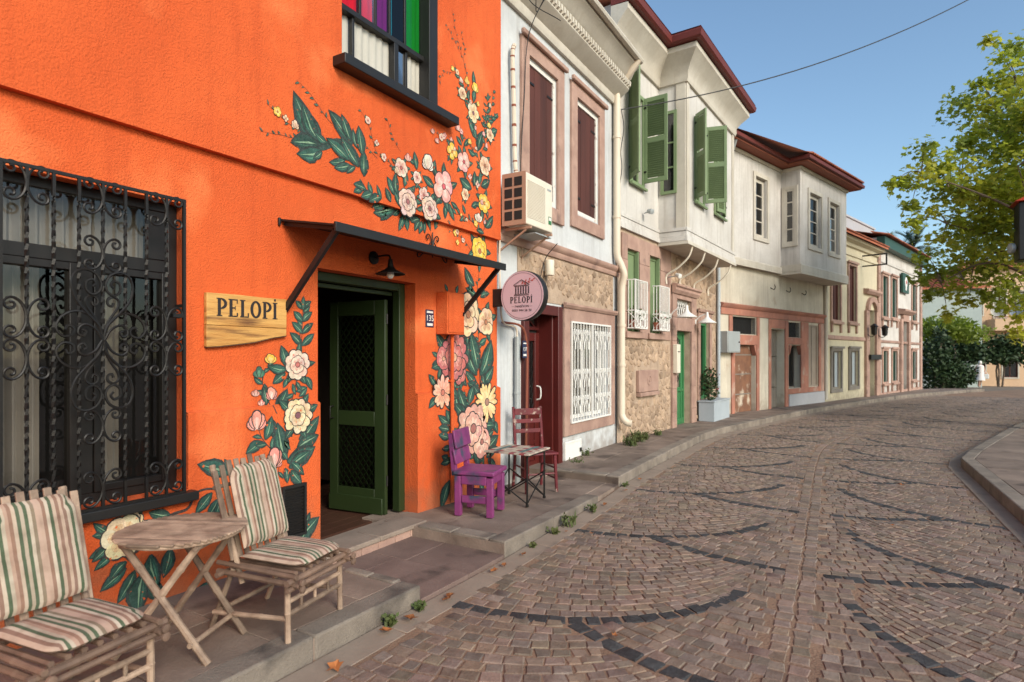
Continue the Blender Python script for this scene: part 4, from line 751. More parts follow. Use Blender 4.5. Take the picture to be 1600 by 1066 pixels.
# ---------------------------------------------------------------- house with the stone panel and maroon door
H2=house('stone_panel_house','pale house with maroon door, white window grille and brown upper shutters',(-3.95,6.16),0)
h2w=[(.82,1.63,3.84,5.66),(2.33,3.18,3.90,5.66)]; h2d=(.66,1.74,.02,2.33); h2l=(2.04,3.59,.69,2.20)
mb=MB(); wallgrid(mb,.0,3.99,-.3,6.2,[h2w[0]+(.12,),h2w[1]+(.12,),h2d+(.34,),h2l+(.16,)]); mb.build('wall','bluewhite',H2,smooth=False)
shell(H2,.02,3.99,6.9,6,'bluewhite')
for (a,b,c,d) in h2w:
    f=frame4(MB(),a-.22,b+.22,c-.24,d+.22,.20,.002,.045); o=f.build('stone_frame','pinkstone',H2,bevel=.006)
    MB().box((.046,a-.26,d+.20),(.10,b+.26,d+.27)).build('cap_moulding','pinkstone',o,bevel=.015)
    f=frame4(MB(),a,b,c,d,.055,-.06,-.005).build('window','chipped',H2)
    m_=(a+b)/2
    for q,(s0,s1) in enumerate(((a+.056,m_-.003),(m_+.003,b-.056))):
        sh=bpy.data.objects.new('shutter',None); C.objects.link(sh); sh.parent=H2
        n=2
        for k in range(n):
            x0=s0+(s1-s0)*k/n; x1=s0+(s1-s0)*(k+1)/n; MB().box((-.055+.004*k,x0+.002,c+.057),(-.028+.004*k,x1-.002,d-.057)).build('plank','brownwood',sh,bevel=.003)
        for z in (c+.25,d-.3):
            x=s0 if q==0 else s1-.16; MB().box((-.022,x,z),(-.016,x+.16,z+.028)).build('strap_hinge','iron',sh)
    MB().box((-.1,a,c),(-.065,b,d)).build('backing','darkpane',H2)
# mouldings and cornice
prof=[(.003,3.10),(.04,3.10),(.06,3.14),(.06,3.17),(.10,3.20),(.115,3.235),(.115,3.26),(.003,3.29)]
MB().profile(prof,.06,4.08).build('string_course','pinkstone',H2)
prof=[(.003,6.12),(.05,6.12),(.07,6.17),(.07,6.24),(.24,6.36),(.26,6.38),(.26,6.52),(.30,6.55),(.36,6.66),(.44,6.72),(.44,6.80),(.003,6.86)]
CO=MB().profile(prof,.0,3.99).build('cornice','trim',H2)
for k in range(44): MB().prism([(.262,.05+k*.09,6.40),(.262,.11+k*.09,6.40),(.262,.11+k*.09,6.49),(.262,.05+k*.09,6.49)],[(.30,.06+k*.09,6.42),(.30,.10+k*.09,6.42),(.30,.11+k*.09,6.50),(.30,.05+k*.09,6.50)]).build('dentil','trim',CO)
gt=MB().tube([(.49,.0,6.80),(.49,3.95,6.80)],.055,8).build('gutter_pipe','trim',H2)
# rubble panel over the door and window
PW=MB().box((.001,.54,2.44),(.012,3.86,3.10)).build('stone_panel','mortar',H2,smooth=False)
stones(PW,[(.56,3.84,2.45,3.09)],[(.5,1.8,2.3,2.55),(1.80,3.9,2.3,2.50)],h=.135,o=.012,seed=3,pro=.012)
# maroon door
f=frame4(MB(),.64,1.78,.03,2.40,.14,-.03,.05,wb=0); f.box((-.3,1.60,.03),(-.031,1.74,2.32)); f.build('door_surround','maroon',H2,bevel=.008)
D=bpy.data.objects.new('door',None); C.objects.link(D); D.parent=H2
lf=frame4(MB(),.80,1.60,.06,2.02,.12,-.30,-.25); lf.box((-.30,.92,.78),(-.25,1.48,.92)); lf.box((-.30,.92,.42),(-.25,1.48,.47)); lf.box((-.288,.92,.18),(-.268,1.48,.78)); lf.build('door_leaf','maroon',D,bevel=.006)
lf=frame4(MB(),.80,1.60,2.06,2.33,.05,-.30,-.25); lf.bar((-.27,.9,2.1),(-.27,1.2,2.28),.02,.02); lf.bar((-.27,1.5,2.1),(-.27,1.2,2.28),.02,.02); lf.build('fanlight','maroon',D)
MB().add([(-.285,.92,.92),(-.285,1.48,.92),(-.285,1.48,1.9),(-.285,.92,1.9)],[(0,1,2,3)]).build('door_pane','glassdim',D,smooth=False)
ir=MB()
for i in range(5):
    for sg in (1,-1): ir.tube(cr([(-.255,1.0+i*.1+sg*.03*math.sin(k*PI/2),.93+k*.08) for k in range(13)],4),.006,5)
ir.build('iron_grille','iron',D)
MB().box((-.34,.66,.0),(-.301,1.74,2.33)).build('dark_hall','darkpane',D)
MB().tube(cr([(-.25,1.53,1.05),(-.19,1.53,1.08),(-.19,1.53,1.22),(-.25,1.53,1.25)],4),.011).build('door_handle','whitepaint',D)
MB().box((-.3,.66,-.1),(.12,1.76,.055)).build('door_step','step',H2,bevel=.008)
# barred window
a,b,c,d=h2l
f=frame4(MB(),a-.20,b+.26,c-.20,d+.20,.195,.002,.05); f=f.build('stone_frame','pinkstone',H2,bevel=.006)
MB().profile([(.051,2.40),(.07,2.40),(.10,2.44),(.10,2.47),(.051,2.48)],a-.24,b+.29).build('cap_moulding','pinkstone',f)
window(H2,a+.01,b-.01,c+.01,d-.01,-.10,'whitepaint','glassdim',(2,1),.06,'curtain')
GR=bpy.data.objects.new('window_grille',None); C.objects.link(GR); GR.parent=H2
frame4(MB(),a-.005,b+.005,c-.02,d+.01,.025,.055,.08).build('grille_frame','whitepaint',GR)
MB().box((.055,(a+b)/2-.02,c+.01),(.08,(a+b)/2+.02,d-.02)).build('grille_frame','whitepaint',GR)
for i in range(1,14):
    if i==7: continue
    s_=a+(b-a)*i/14; MB().tube([(.067,s_,c),(.067,s_,d)],.008,6).build('bar','whitepaint',GR)
for i in (1,2.5,4,5.5,8.5,10,11.5,13):
    for z,h in ((1.95,.16),(1.35,.15),(.95,.14)):
        s_=a+(b-a)*i/14
        for sg in (-1,1):
            pts=[(.078,s_+sg*p*.055,z+q*h) for p,q in [(.1,-1),(.2,-.4),(.75,0),(1.05,.45),(.8,.85),(.4,.8),(.35,.5),(.6,.4)]]
            MB().tube(cr(pts,4),.0065,5).build('scroll','whitepaint',GR)
mb=MB(); frame4(mb,1.91,2.48,.06,.40,.03,.004,.03); mb.box((.004,1.94,.09),(.018,2.45,.37)); mb.build('meter_hatch','whitepaint',H2,bevel=.003); 
MB().box((.03,2.42,.2),(.05,2.45,.26)).build('latch','iron',H2)
MB().box((.002,1.78,-.2),(.02,3.98,.10)).build('skirting','bluewhite',H2)
# pipes and cables on this house
PI_=thing('conduit_pipe','grey steel conduit with cable between orange house and maroon door','pipe',(-3.95,6.16,0))
MB().tube([(.06,.44,.05),(.06,.44,1.93)],.035,10).build('steel_pipe','greymetal',PI_)
for z in (1.2,.5): MB().lathe([(.043,z),(.043,z+.03)],(.06,.44,0),10).build('clip','greymetal',PI_)
MB().tube(cr([(.06,.44,1.9),(.05,.42,2.05),(.06,.1,2.1),(.05,.06,2.4),(.04,.05,2.9),(.05,.06,3.3)],5),.012).build('cable','plastic',PI_)
MB().tube(cr([(.05,.1,2.1),(.09,.5,2.06),(.1,.62,1.8),(.1,.62,1.2),(.08,.62,.2)],5),.016).build('hose','soffit',PI_)
N_=thing('house_number_plate','small dark number plate 137 on the grey conduit near maroon door','number plate',(-3.85,6.72,1.77))
MB().box((0,-.055,-.11),(.006,.055,.11)).build('plate','navy',N_); text('137',.07,'whitepaint',N_,(.0065,0,0),(PI/2,0,PI/2),'number',.0006)
MB().box((.0062,-.04,.07),(.0072,.04,.085)).build('street_line','whitepaint',N_); MB().box((.0062,-.04,-.085),(.0072,.04,-.06)).build('town_line','whitepaint',N_)
AC=thing('air_conditioner','cream outdoor air conditioner unit hung beside the orange house corner','air conditioner',(-3.95,6.17,3.25))
mb=MB(); mb.box((.12,.012,.005),(.425,.70,.62)); mb.build('casing','acwhite',AC,bevel=.012)
mb=MB(); mb.box((.10,-.0,0),(.43,.010,.625)); mb.build('side_panel','acback',AC)
for i in range(2):
    for j in range(4): MB().box((.14+i*.135,-.004,.06+j*.135),(.14+i*.135+.105,-.001,.06+j*.135+.105)).build('side_vent','darkpane',AC)
mb=MB()
for k in range(26): mb.box((.4255,.05,.09+k*.0175),(.431,.50,.09+k*.0175+.008))
mb.build('front_louvres','acwhite',AC); MB().box((.4255,.59,.10),(.428,.67,.20)).build('energy_label','green2',AC); MB().box((.4258,.60,.15),(.4285,.66,.19)).build('label_print','whitepaint',AC)
MB().box((.4255,.56,.52),(.4275,.66,.545)).build('badge','greymetal',AC)
for s_ in (.08,.62): mb=MB(); mb.bar((.0,s_,-.03),(.46,s_,-.03),.03,.03); mb.bar((.01,s_,-.28),(.40,s_,-.05),.02,.02); mb.bar((.012,s_,-.3),(.012,s_,0),.03,.02); mb.build('bracket','acback',AC)
MB().box((.06,.30,-.06),(.40,.72,-.045)).build('drip_tray','greymetal',AC)
MB().tube(cr([(.08,.33,2.35),(.07,.30,2.2),(.07,.33,1.6),(.07,.36,.9),(.1,.38,.63)],6),.028,8).build('insulated_pipe','plastic',AC)
ip=cr([(.08,.33,2.35),(.07,.30,2.2),(.07,.33,1.6),(.07,.36,.9),(.1,.38,.63)],6)
for i in range(2,len(ip)-2,2): MB().tube([ip[i],ip[i].lerp(ip[i+1],.25)],.031,8).build('pipe_band','soffit',AC)
# hanging cables at the top of the wall
cb=thing('loose_cables','thin black cables dangling from the cornice beside the orange house','cable',(-3.95,6.16,0))
for k,pts in enumerate([[(.5,.7,6.5),(.12,.66,5.9),(.06,.62,5.0),(.05,.55,4.2),(.08,.5,3.9)],[(.46,.2,6.6),(.3,.5,6.2),(.25,.62,6.1),(.3,.75,6.35)],[(.4,.1,6.5),(.3,.3,6.1),(.5,.8,6.0)],[(.3,1.1,3.2),(.1,1.12,3.0),(.03,1.05,2.6)]]): MB().tube(cr(pts,8),.006,5).build('cable','cable',cb)
LB=thing('wall_lamp','pale cylinder wall light on the rubble stone panel above the maroon door','lamp',(-3.93,7.40,2.80))
MB().lathe([(.06,0),(.065,.01),(.065,.20),(.06,.21)],(.09,0,0),14).build('lamp_body','acwhite',LB); MB().box((0,-.03,.06),(.05,.03,.15)).build('wall_plate','greymetal',LB)
# ---------------------------------------------------------------- house with green shutters and a bay
A3=3.5; H3=house('green_shutter_house','white house with sage green shutters, projecting bay and rubble stone ground floor',(-3.92,10.15),A3)
E3=6.28; BD=[(.42,.98,2.15,3.67),(1.50,2.08,2.15,3.69)]; DR=(3.02,4.02,.10,2.25); TR=(3.02,4.04,2.55,2.95); NI=(4.74,5.50,.62,2.55)
mb=MB(); wallgrid(mb,.0,E3,-.3,4.0,[BD[0]+(.2,),BD[1]+(.2,),DR+(.25,),TR+(.2,),NI+(.2,)]); SW=mb.build('stone_wall','mortar',H3,smooth=False)
PK=[(.17,2.72,2.02,3.93),(2.72,4.40,-.3,3.28),(4.55,5.68,.5,2.75)]
stones(SW,[(.10,2.72,.06,2.0)],[(.83,1.90,.90,1.45)],h=.155,o=.002,seed=5,pro=.014)
stones(SW,[(2.74,E3-.2,3.30,3.95),(4.42,E3-.2,.1,3.28)],[PK[2]],h=.21,o=.002,seed=6,pro=.014)
# dressed pink stone: pilasters, lintels and sills laid as blocks round the openings
def blocks(P,s0,s1,z0,z1,holes,n,m_,o=.03):
    S=sorted({s0,s1,*[v for h in holes for v in h[:2] if s0<v<s1]}); 
    for i in range(len(S)-1):
        a,b=S[i],S[i+1]; hs=sorted([h for h in holes if h[0]<(a+b)/2<h[1]],key=lambda h:h[2]); z=z0; seg=[]
        for h in hs:
            if h[2]>z: seg.append((z,h[2]))
            z=max(z,h[3])
        if z<z1: seg.append((z,z1))
        for c,d in seg:
            k=max(1,round((d-c)/n))
            for j in range(k): MB().box((.004,a+.002,c+(d-c)*j/k+.002),(o+rnd.uniform(-.003,.003),b-.002,c+(d-c)*(j+1)/k-.002)).build('dressed_stone',m_,P,bevel=.005)
blocks(SW,.17,2.70,2.02,3.93,BD,.5,'pinkstone'); blocks(SW,2.74,4.38,-.05,3.05,[DR,TR],.55,'pinkstone',.05); blocks(SW,4.56,5.67,.62,2.74,[NI],.6,'pinkstone',.04)
MB().profile([(.05,3.05),(.08,3.05),(.13,3.12),(.13,3.17),(.17,3.2),(.17,3.24),(.05,3.27)],2.70,4.42).build('door_cornice','pinkstone',SW)
MB().profile([(.04,2.74),(.08,2.76),(.10,2.82),(.04,2.84)],4.52,5.72).build('window_cornice','pinkstone',SW)
for a,b in ((.30,1.12),(1.38,2.22)): MB().box((.031,a,2.02),(.075,b,2.14)).build('sill_stone','pinkstone',SW,bevel=.01)
# balcony doors and white cages
for (a,b,c,d) in BD:
    f=frame4(MB(),a,b,c,d,.06,-.12,-.05); f.box((-.10,a+.06,c+.06),(-.07,b-.06,d-.06)); f.build('balcony_door','shutter',H3)
    mb=MB(); mb.box((-.05,b-.07,c),(.02,b-.03,d)); mb.build('door_edge','shutter',H3)
def cage(s0,s1,z0,z1,o):
    G=bpy.data.objects.new('balcony_cage',None); C.objects.link(G); G.parent=H3
    rl=MB()
    for z in (z0,z0+.32,z1): rl.tube([(.04,s0,z),(o,s0,z),(o,s1,z),(.04,s1,z)],.012,6)
    for p in ((o,s0),(o,s1)): rl.tube([(p[0],p[1],z0),(p[0],p[1],z1)],.012,6)
    rl.build('rail','whitepaint',G)
    n=8
    for i in range(1,n): s_=s0+(s1-s0)*i/n; MB().tube([(o,s_,z0),(o,s_,z1)],.008,6).build('bar','whitepaint',G)
    for i in range(1,3): MB().tube([(o*i/3,s0,z0),(o*i/3,s0,z1)],.008,6).build('bar','whitepaint',G)
    for i in range(5):
        s_=s0+(s1-s0)*(i+.5)/5
        for sg in (-1,1):
            pts=[(o+.004,s_+sg*p*.06,z0+.16+q*.15) for p,q in [(.1,-1),(.9,-.7),(1,-.2),(.5,.1),(.9,.5),(.7,.95),(.2,.8)]]; MB().tube(cr(pts,4),.008,5).build('scroll','whitepaint',G)
    for sg in (-1,1): MB().tube(cr([(.08+.1*(sg+1),s0-.002,z0+.05),(.2,s0-.002,z0+.16),(.08+.1*(1-sg),s0-.002,z0+.28)],5),.008,5).build('scroll','whitepaint',G)
    MB().box((.04,s0+.01,z0-.012),(o-.01,s1-.01,z0+.008)).build('floor_plate','whitepaint',G)
    return G
for i,(a,b) in enumerate(((.37,.95),(1.60,2.13))):
    cage(a,b,2.20,3.08,.19)
    F=thing('balcony_flowers',('red potted flowers in the first white balcony cage, by the downpipe','red potted flowers in the second white balcony cage, near the green door')[i],'plant',(-3.92+math.cos(R(A3))*.10+math.sin(R(A3))*(a+b)/2,10.15-.10*math.sin(R(A3))+math.cos(R(A3))*(a+b)/2,2.215),-R(A3),'flowers in the balcony cages')
    for k in range(3): MB().lathe([(.06,0),(.08,.14),(.07,.14),(.055,.02)],(0,(k-1)*.21,0),10).build('pot','soffit',F)
    fo=MB(); rd=MB()
    for k in range(150):
        c=Vector((rnd.gauss(0,.05),rnd.uniform(-.28,.28),rnd.uniform(.12,.36))); e=Vector((rnd.uniform(-1,1),rnd.uniform(-1,1),rnd.uniform(-.4,1))).normalized()*.05; g=e.orthogonal().normalized()*.025
        (rd if k%5==0 and c.z>.2 else fo).add([c,c+e*.5+g,c+e,c+e*.5-g],[(0,1,2,3)])
    fo.build('foliage','weed',F,fixn=False); rd.build('blossom','flowerred',F,fixn=False)
# plaque
PQ=thing('stone_plaque','carved square stone plaque on the rubble wall below the balconies','plaque',(-3.92+.0603*1.36,10.15+.998*1.36,.93),-R(A3))
MB().box((.0,-.50,.06),(.07,.50,.48)).build('panel','pinkstone',PQ,bevel=.012); MB().box((.0,-.49,-.02),(.10,.47,.055)).build('ledge','pinkstone',PQ,bevel=.008)
mb=MB(); mb.lathe([(.10,.07),(.10,.078),(.085,.082),(.08,.074),(.03,.074),(.03,.085),(.0,.088)],(0,0,.28),20,axis=(1,0,0)); mb.build('rosette','pinkstone',PQ)
# green front door
D=bpy.data.objects.new('door',None); C.objects.link(D); D.parent=H3
a,b,c,d=DR
f=frame4(MB(),a,b,c,d,.07,-.2,-.13); f.build('door_frame','green2',D)
lf=frame4(MB(),a+.07,b-.07,c+.02,d-.07,.11,-.19,-.15); lf.box((-.19,a+.18,.86),(-.15,b-.18,.97)); lf.box((-.18,a+.18,.25),(-.165,b-.18,.86)); lf.box((-.164,a+.26,.36),(-.15,b-.26,.76)); lf.box((-.149,a+.08,.88),(-.12,b-.08,.93)); lf.box((-.149,a+.08,.14),(-.12,b-.08,.26)); lf.build('door_leaf','green2',D,bevel=.006)
MB().add([(-.175,a+.18,.97),(-.175,b-.18,.97),(-.175,b-.18,d-.18),(-.175,a+.18,d-.18)],[(0,1,2,3)]).build('door_pane','glassdim',D,smooth=False); MB().box((-.22,a+.1,.9),(-.2,b-.1,d-.1)).build('door_curtain','curtain',D)
ir=MB()
for k in range(5):
    z=1.06+k*.22
    for sg in (-1,1): ir.tube(cr([(-.145,(a+b)/2+sg*p,z+q) for p,q in [(.0,0),(.09,.06),(.12,.12),(.06,.17),(.02,.13),(.06,.10)]],4),.012,5)
ir.build('iron_grille','iron',D)
ir=MB()
for k in range(7):
    s_=TR[0]+.1+k*.14
    for sg in (-1,1): ir.tube(cr([(-.06,s_+sg*p,TR[2]+q) for p,q in [(0,0),(.06,.1),(.05,.2),(0,.26),(.04,.34),(.03,.4)]],4),.012,5)
ir.build('transom_grille','whitepaint',H3); MB().add([(-.19,TR[0],TR[2]),(-.19,TR[1],TR[2]),(-.19,TR[1],TR[3]),(-.19,TR[0],TR[3])],[(0,1,2,3)]).build('transom_room','darkpane',H3,smooth=False)
MB().box((-.25,a,-.1),(.10,b,.10)).build('door_step','step',H3,bevel=.01)
a,b,c,d=NI; f=frame4(MB(),a,b,c,d,.10,-.16,-.06); f.build('window','green2',H3); MB().add([(-.12,a,c),(-.12,b,c),(-.12,b,d),(-.12,a,d)],[(0,1,2,3)]).build('pane','glassdim',H3,smooth=False); MB().box((-.35,a-.1,c-.1),(-.3,b+.1,d+.1)).build('dark_room','darkpane',H3)
# upper wall, bay, boards
W1=(.58,1.14,4.98,6.62)
mb=MB(); wallgrid(mb,.0,E3,4.0,7.75,[W1+(.15,)]); mb.build('upper_wall','white3',H3,smooth=False); shell(H3,.02,E3,8.0,6,'white3')
b0,b1,bo=2.02,5.62,.57; BW=[(2.62,3.14,4.95,6.60),(4.02,4.70,4.98,6.62)]
mb=MB(); wallgrid(mb,b0,b1,4.0,7.75,[BW[0]+(.12,),BW[1]+(.12,)],o=bo)
mb.add([(0,b0,4.0),(bo,b0,4.0),(bo,b0,7.75),(0,b0,7.75)],[(0,1,2,3)]); mb.add([(0,b1,4.0),(bo,b1,4.0),(bo,b1,7.75),(0,b1,7.75)],[(0,1,2,3)]); BY=mb.build('bay','white3',H3,smooth=False)
mb=MB(); mb.box((.003,b0-.05,3.93),(bo+.07,b1+.05,3.998)); mb.build('bay_floor','trim',BY,bevel=.004)
for k,(z0_,z1_,pp) in enumerate(((4.0,4.10,.055),(4.103,4.20,.035),(4.203,4.27,.05))):
    MB().box((.002,.0,z0_),(pp,b0-pp-.002,z1_)).build('board','white3',H3,bevel=.004)
    mb=MB(); mb.box((bo+.002,b0-pp,z0_),(bo+pp,b1+pp,z1_)); mb.box((.002,b0-pp,z0_+.001),(bo,b0-.002,z1_-.001)); mb.build('board','white3',BY,bevel=.004)
for s_ in (b0+.0,b1-.16): MB().box((bo+.001,s_+.003,4.272),(bo+.03,s_+.157,7.2)).build('corner_board','trim',BY,bevel=.005)
mb=MB(); mb.box((.38,b0-.028,4.272),(bo,b0-.002,7.2)); mb.build('corner_board','trim',BY,bevel=.005)
# coved cornice and red eaves wrapping the bay
pr=[(.0,7.18),(.05,7.18),(.07,7.26),(.07,7.36),(.16,7.50),(.30,7.66),(.32,7.68),(.32,7.78),(.0,7.80)]
def wrap(name,pr,m,par):
    o1=max(p[0] for p in pr)
    MB().profile(pr,-.25,b0-.0,0,-1).build(name,m,par)
    q=[(bo+a,z) for a,z in pr]; mb=MB(); n=len(pr)
    mb.prism([(bo+a,b0-a,z) for a,z in pr],[(bo+a,b1+a,z) for a,z in pr]); mb.build(name,m,par)
    mb=MB(); mb.prism([(a,b0-a,z) for a,z in pr],[(bo+a,b0-a,z) for a,z in pr]); mb.build(name,m,par)
    mb=MB(); mb.prism([(a,b1+a,z) for a,z in pr],[(bo+a,b1+a,z) for a,z in pr]); mb.build(name,m,par)
    if b1<E3-.4: MB().profile(pr,b1,E3,1,0).build(name,m,par)
RF=bpy.data.objects.new('roof',None); C.objects.link(RF); RF.parent=H3
wrap('cornice',pr,'trim',RF)
wrap('eave',[(.0,7.805),(.40,7.80),(.44,7.83),(.46,7.93),(.42,7.98),(.0,8.06)],'roofred',RF)
rt=MB(); rt.add([(bo+.44,b0-.44,7.99),(bo+.44,b1+.44,7.99),(.44,b1+.44,7.99),(.44,E3,7.99),(-3,E3,8.5),(-3,-.25,8.5),(.44,-.25,7.99),(.44,b0-.44,7.99),(-3,3.8,8.5)],[(0,1,2,8),(2,3,4,8),(5,6,7,8),(7,0,8)]); rt.build('roof_tiles','tile',RF,smooth=False)
# louvred shutters
def shutter(P,hinge,ang,wd,z0,z1,o,closed=False):
    """leaf hinged at local s=hinge, swung by ang degrees out of the wall plane"""
    S=bpy.data.objects.new('shutter',None); C.objects.link(S); S.parent=P; S.location=(o,hinge,0); S.rotation_euler=(0,0,R(ang))
    f=MB(); sg=1 if wd>0 else -1; w_=abs(wd); T=.035
    for (a,b,c,d) in ((0,.06,z0,z1),(w_-.06,w_,z0,z1),(.06,w_-.06,z0,z0+.08),(.06,w_-.06,z1-.08,z1),(.06,w_-.06,(z0+z1)/2-.05,(z0+z1)/2+.05)): f.box((0,sg*a,c),(T,sg*b,d))
    f.build('shutter_frame','shutter',S,bevel=.003)
    sl=MB(); zz=z0+.10
    while zz<z1-.11:
        if abs(zz-(z0+z1)/2)>.07: sl.add([(.002,sg*.06,zz),(.002,sg*(w_-.06),zz),(T-.002,sg*(w_-.06),zz+.034),(T-.002,sg*.06,zz+.034),(.006,sg*.06,zz-.004),(.006,sg*(w_-.06),zz-.004),(T+.002,sg*(w_-.06),zz+.030),(T+.002,sg*.06,zz+.030)],[(0,1,2,3),(4,7,6,5),(0,4,5,1),(3,2,6,7)])
        zz+=.042
    sl.build('slats','shutter',S,fixn=True)
    for z in (z0+.2,z1-.2): MB().box((T,-sg*.01,z),(T+.012,sg*.05,z+.03)).build('hinge','iron',S)
def shuttered(P,h,o):
    a,b,c,d=h; window(P,a+.01,b-.01,c+.01,d-.01,o-.06,'shutter','glassdim',(2,3),.05)
    mb=frame4(MB(),a-.07,b+.07,c-.07,d+.07,.069,o+.002,o+.035); mb.build('window_frame','shutter',P); MB().box((o+.036,a-.09,c-.10),(o+.09,b+.09,c-.06)).build('window_sill','shutter',P)
shuttered(H3,W1,0); shutter(H3,W1[0]-.06,-136+0,.46,W1[2]-.02,W1[3]+.30,.05); shutter(H3,W1[1]+.06,-90+0,.0+.46,W1[2]+.05,W1[3]+.05,.04)
shuttered(BY,BW[0],bo); shutter(BY,BW[0][0]-.05,-130,.36,BW[0][2],BW[0][3]+.10,bo+.05); shutter(BY,BW[0][1]+.06,-72,.44,BW[0][2]+.03,BW[0][3]+.02,bo+.04)
a,b,c,d=BW[1]; shuttered(BY,BW[1],bo); shutter(BY,a-.01,-12,.36,c,d+.02,bo+.04); shutter(BY,b+.02,10,-.34,c,d+.02,bo+.04)
# window on the bay's flank, facing the camera
SB=bpy.data.objects.new('bay_side',None); C.objects.link(SB); SB.parent=BY; SB.location=(0,b0,0); SB.rotation_euler=(0,0,-PI/2)   # local x -> -s, local y -> o
fw_=frame4(MB(),.06,.40,4.98,6.66,.06,.004,.05).build('window','shutter',SB)
MB().box((.004,.12,5.04),(.008,.34,6.60)).build('dark_room','darkpane',SB); MB().add([(.02,.12,5.04),(.02,.34,5.04),(.02,.34,6.6),(.02,.12,6.6)],[(0,1,2,3)]).build('pane','glassdim',SB,smooth=False)
for z in (5.5,6.0): MB().box((.022,.121,z),(.04,.339,z+.03)).build('glazing_bar','shutter',SB)
# curved stays under the bay
def loc3(o,s,z): a=R(A3); return (-3.92+o*math.cos(a)+s*math.sin(a),10.15-o*math.sin(a)+s*math.cos(a),z)
for k,s_ in enumerate((2.35,3.2,4.2,5.3)): MB().tube(cr([(.60,s_,3.93),(.52,s_,3.72),(.30,s_,3.52),(.06,s_,3.38),(.05,s_,3.2)],6),.02,8).build('bay_stay','acwhite',H3)
def downpipe(name,label,pts,r,m,bands=()):
    T=thing(name,label,'downpipe',pts[-1]); b=Vector(pts[-1]); MB().tube([Vector(p)-b for p in cr(pts,5)],r,12).build('pipe',m,T)
    for p in bands: MB().lathe([(r*1.18,0),(r*1.18,.05)],Vector(p)-b,12).build('collar',m,T)
downpipe('downpipe','fat cream plastic downpipe between the stone panel house and green shutter house',[(-3.46,9.98,6.78),(-3.60,9.98,6.62),(-3.85,10.0,6.35),(-3.86,10.0,6.2),(-3.86,10.0,5.9),(-3.86,10.0,4.6),(-3.86,10.0,3.7),(-3.86,10.02,3.45),(-3.80,10.05,3.28),(-3.76,10.08,3.12),(-3.80,10.1,2.95),(-3.81,10.1,2.7),(-3.81,10.1,1.6),(-3.81,10.1,.8),(-3.80,10.1,.62),(-3.72,10.12,.52),(-3.64,10.14,.50)],.062,'plastic',[(-3.86,10.0,5.5),(-3.86,10.0,4.1),(-3.81,10.1,2.2),(-3.81,10.1,1.5)])
downpipe('downpipe','slim pale downpipe between the green shutter house and the red shopfront',[loc3(.50,5.95,7.85),loc3(.30,6.12,7.5),loc3(.08,6.15,7.2),loc3(.07,6.15,6.9),loc3(.07,6.15,4.5),loc3(.07,6.15,3.5),loc3(.07,6.15,2.0),loc3(.07,6.15,.15)],.045,'bluepanel',[loc3(.07,6.15,3.0),loc3(.07,6.15,1.2)])
for i,(s_,o_,zz,lb) in enumerate(((2.60,.40,2.66,'white bell lamp left of the green front door on its curved arm'),(4.30,.32,2.62,'white bell lamp right of the green front door, beside the pale downpipe'))):
    L=thing('bell_lamp',lb,'lamp',loc3(0,s_,zz),-R(A3),'white bell lamps by the green door')
    MB().tube(cr([(.05,0,-.12),(.12,0,-.02),(.25,0,.04),(o_,0,.05),(o_,0,.0)],6),.014,8).build('arm','whitepaint',L); MB().box((.03,-.04,-.17),(.055,.04,-.07)).build('wall_plate','whitepaint',L)
    MB().lathe([(.012,.10),(.03,.08),(.035,.0),(.06,-.05),(.13,-.10),(.21,-.15),(.212,-.16),(.12,-.11),(.03,-.04)],(o_,0,0),24).build('lamp_shade','whitepaint',L); MB().lathe([(.02,-.05),(.04,-.10),(.03,-.14),(.005,-.15)],(o_,0,0),10).build('bulb','whitepaint',L)
for (s_,o_,z_,nm,lb) in ((1.15,.12,4.45,'flood_light','small grey floodlight on the board band under the green shutters'),(2.45,.22,3.35,'security_camera','small white security camera under the corner of the bay')):
    L=thing(nm,lb,'camera' if 'cam' in nm else 'lamp',loc3(.05,s_,z_),-R(A3)); MB().tube([(0,0,0),(o_,0,.02)],.012).build('arm','greymetal',L); MB().lathe([(.04,-.06),(.05,0),(.05,.06),(.035,.065)],(o_,0,.02),12,axis=(.8,-.4,-.3)).build('head','greymetal' if nm[0]=='f' else 'whitepaint',L)
MBX=thing('letter_box','slim white letter box on the pink stone left of green door','letter box',loc3(.052,2.84,1.32),-R(A3)); MB().box((0,-.10,0),(.10,.10,.62)).build('box_body','acwhite',MBX,bevel=.01); MB().box((.101,-.07,.45),(.104,.07,.47)).build('slot','iron',MBX)
PB=thing('planter_box','blue grey panelled planter box with dark shrub below the green window','planter',loc3(0,5.15,.13),-R(A3))
MB().box((.05,-.62,0),(.42,.72,.46)).build('box_body','bluepanel',PB,bevel=.006); MB().box((.03,-.64,.462),(.44,.74,.49)).build('rim','bluepanel',PB,bevel=.004)
def leafball(n,c,rad,ln,wd,seed=1,shape=None):
    q=random.Random(seed); mb=MB()
    for k in range(n):
        d=Vector((q.gauss(0,1),q.gauss(0,1),q.gauss(0,1))).normalized()*(q.random()**.45); p=Vector((c[0]+d.x*rad[0],c[1]+d.y*rad[1],c[2]+d.z*rad[2]))
        e=Vector((q.uniform(-1,1),q.uniform(-1,1),q.uniform(-.7,.9))).normalized()*ln*q.uniform(.6,1.3); g=e.cross(Vector((q.uniform(-1,1),q.uniform(-1,1),q.uniform(-1,1)))).normalized()*wd*q.uniform(.6,1.2)
        mb.add([p,p+e*.45+g,p+e,p+e*.5-g],[(0,1,2,3)])
    return mb
SH=thing('planter_shrub','dark bushy shrub growing in the blue grey planter box','shrub',loc3(.2,4.85,.6),-R(A3))
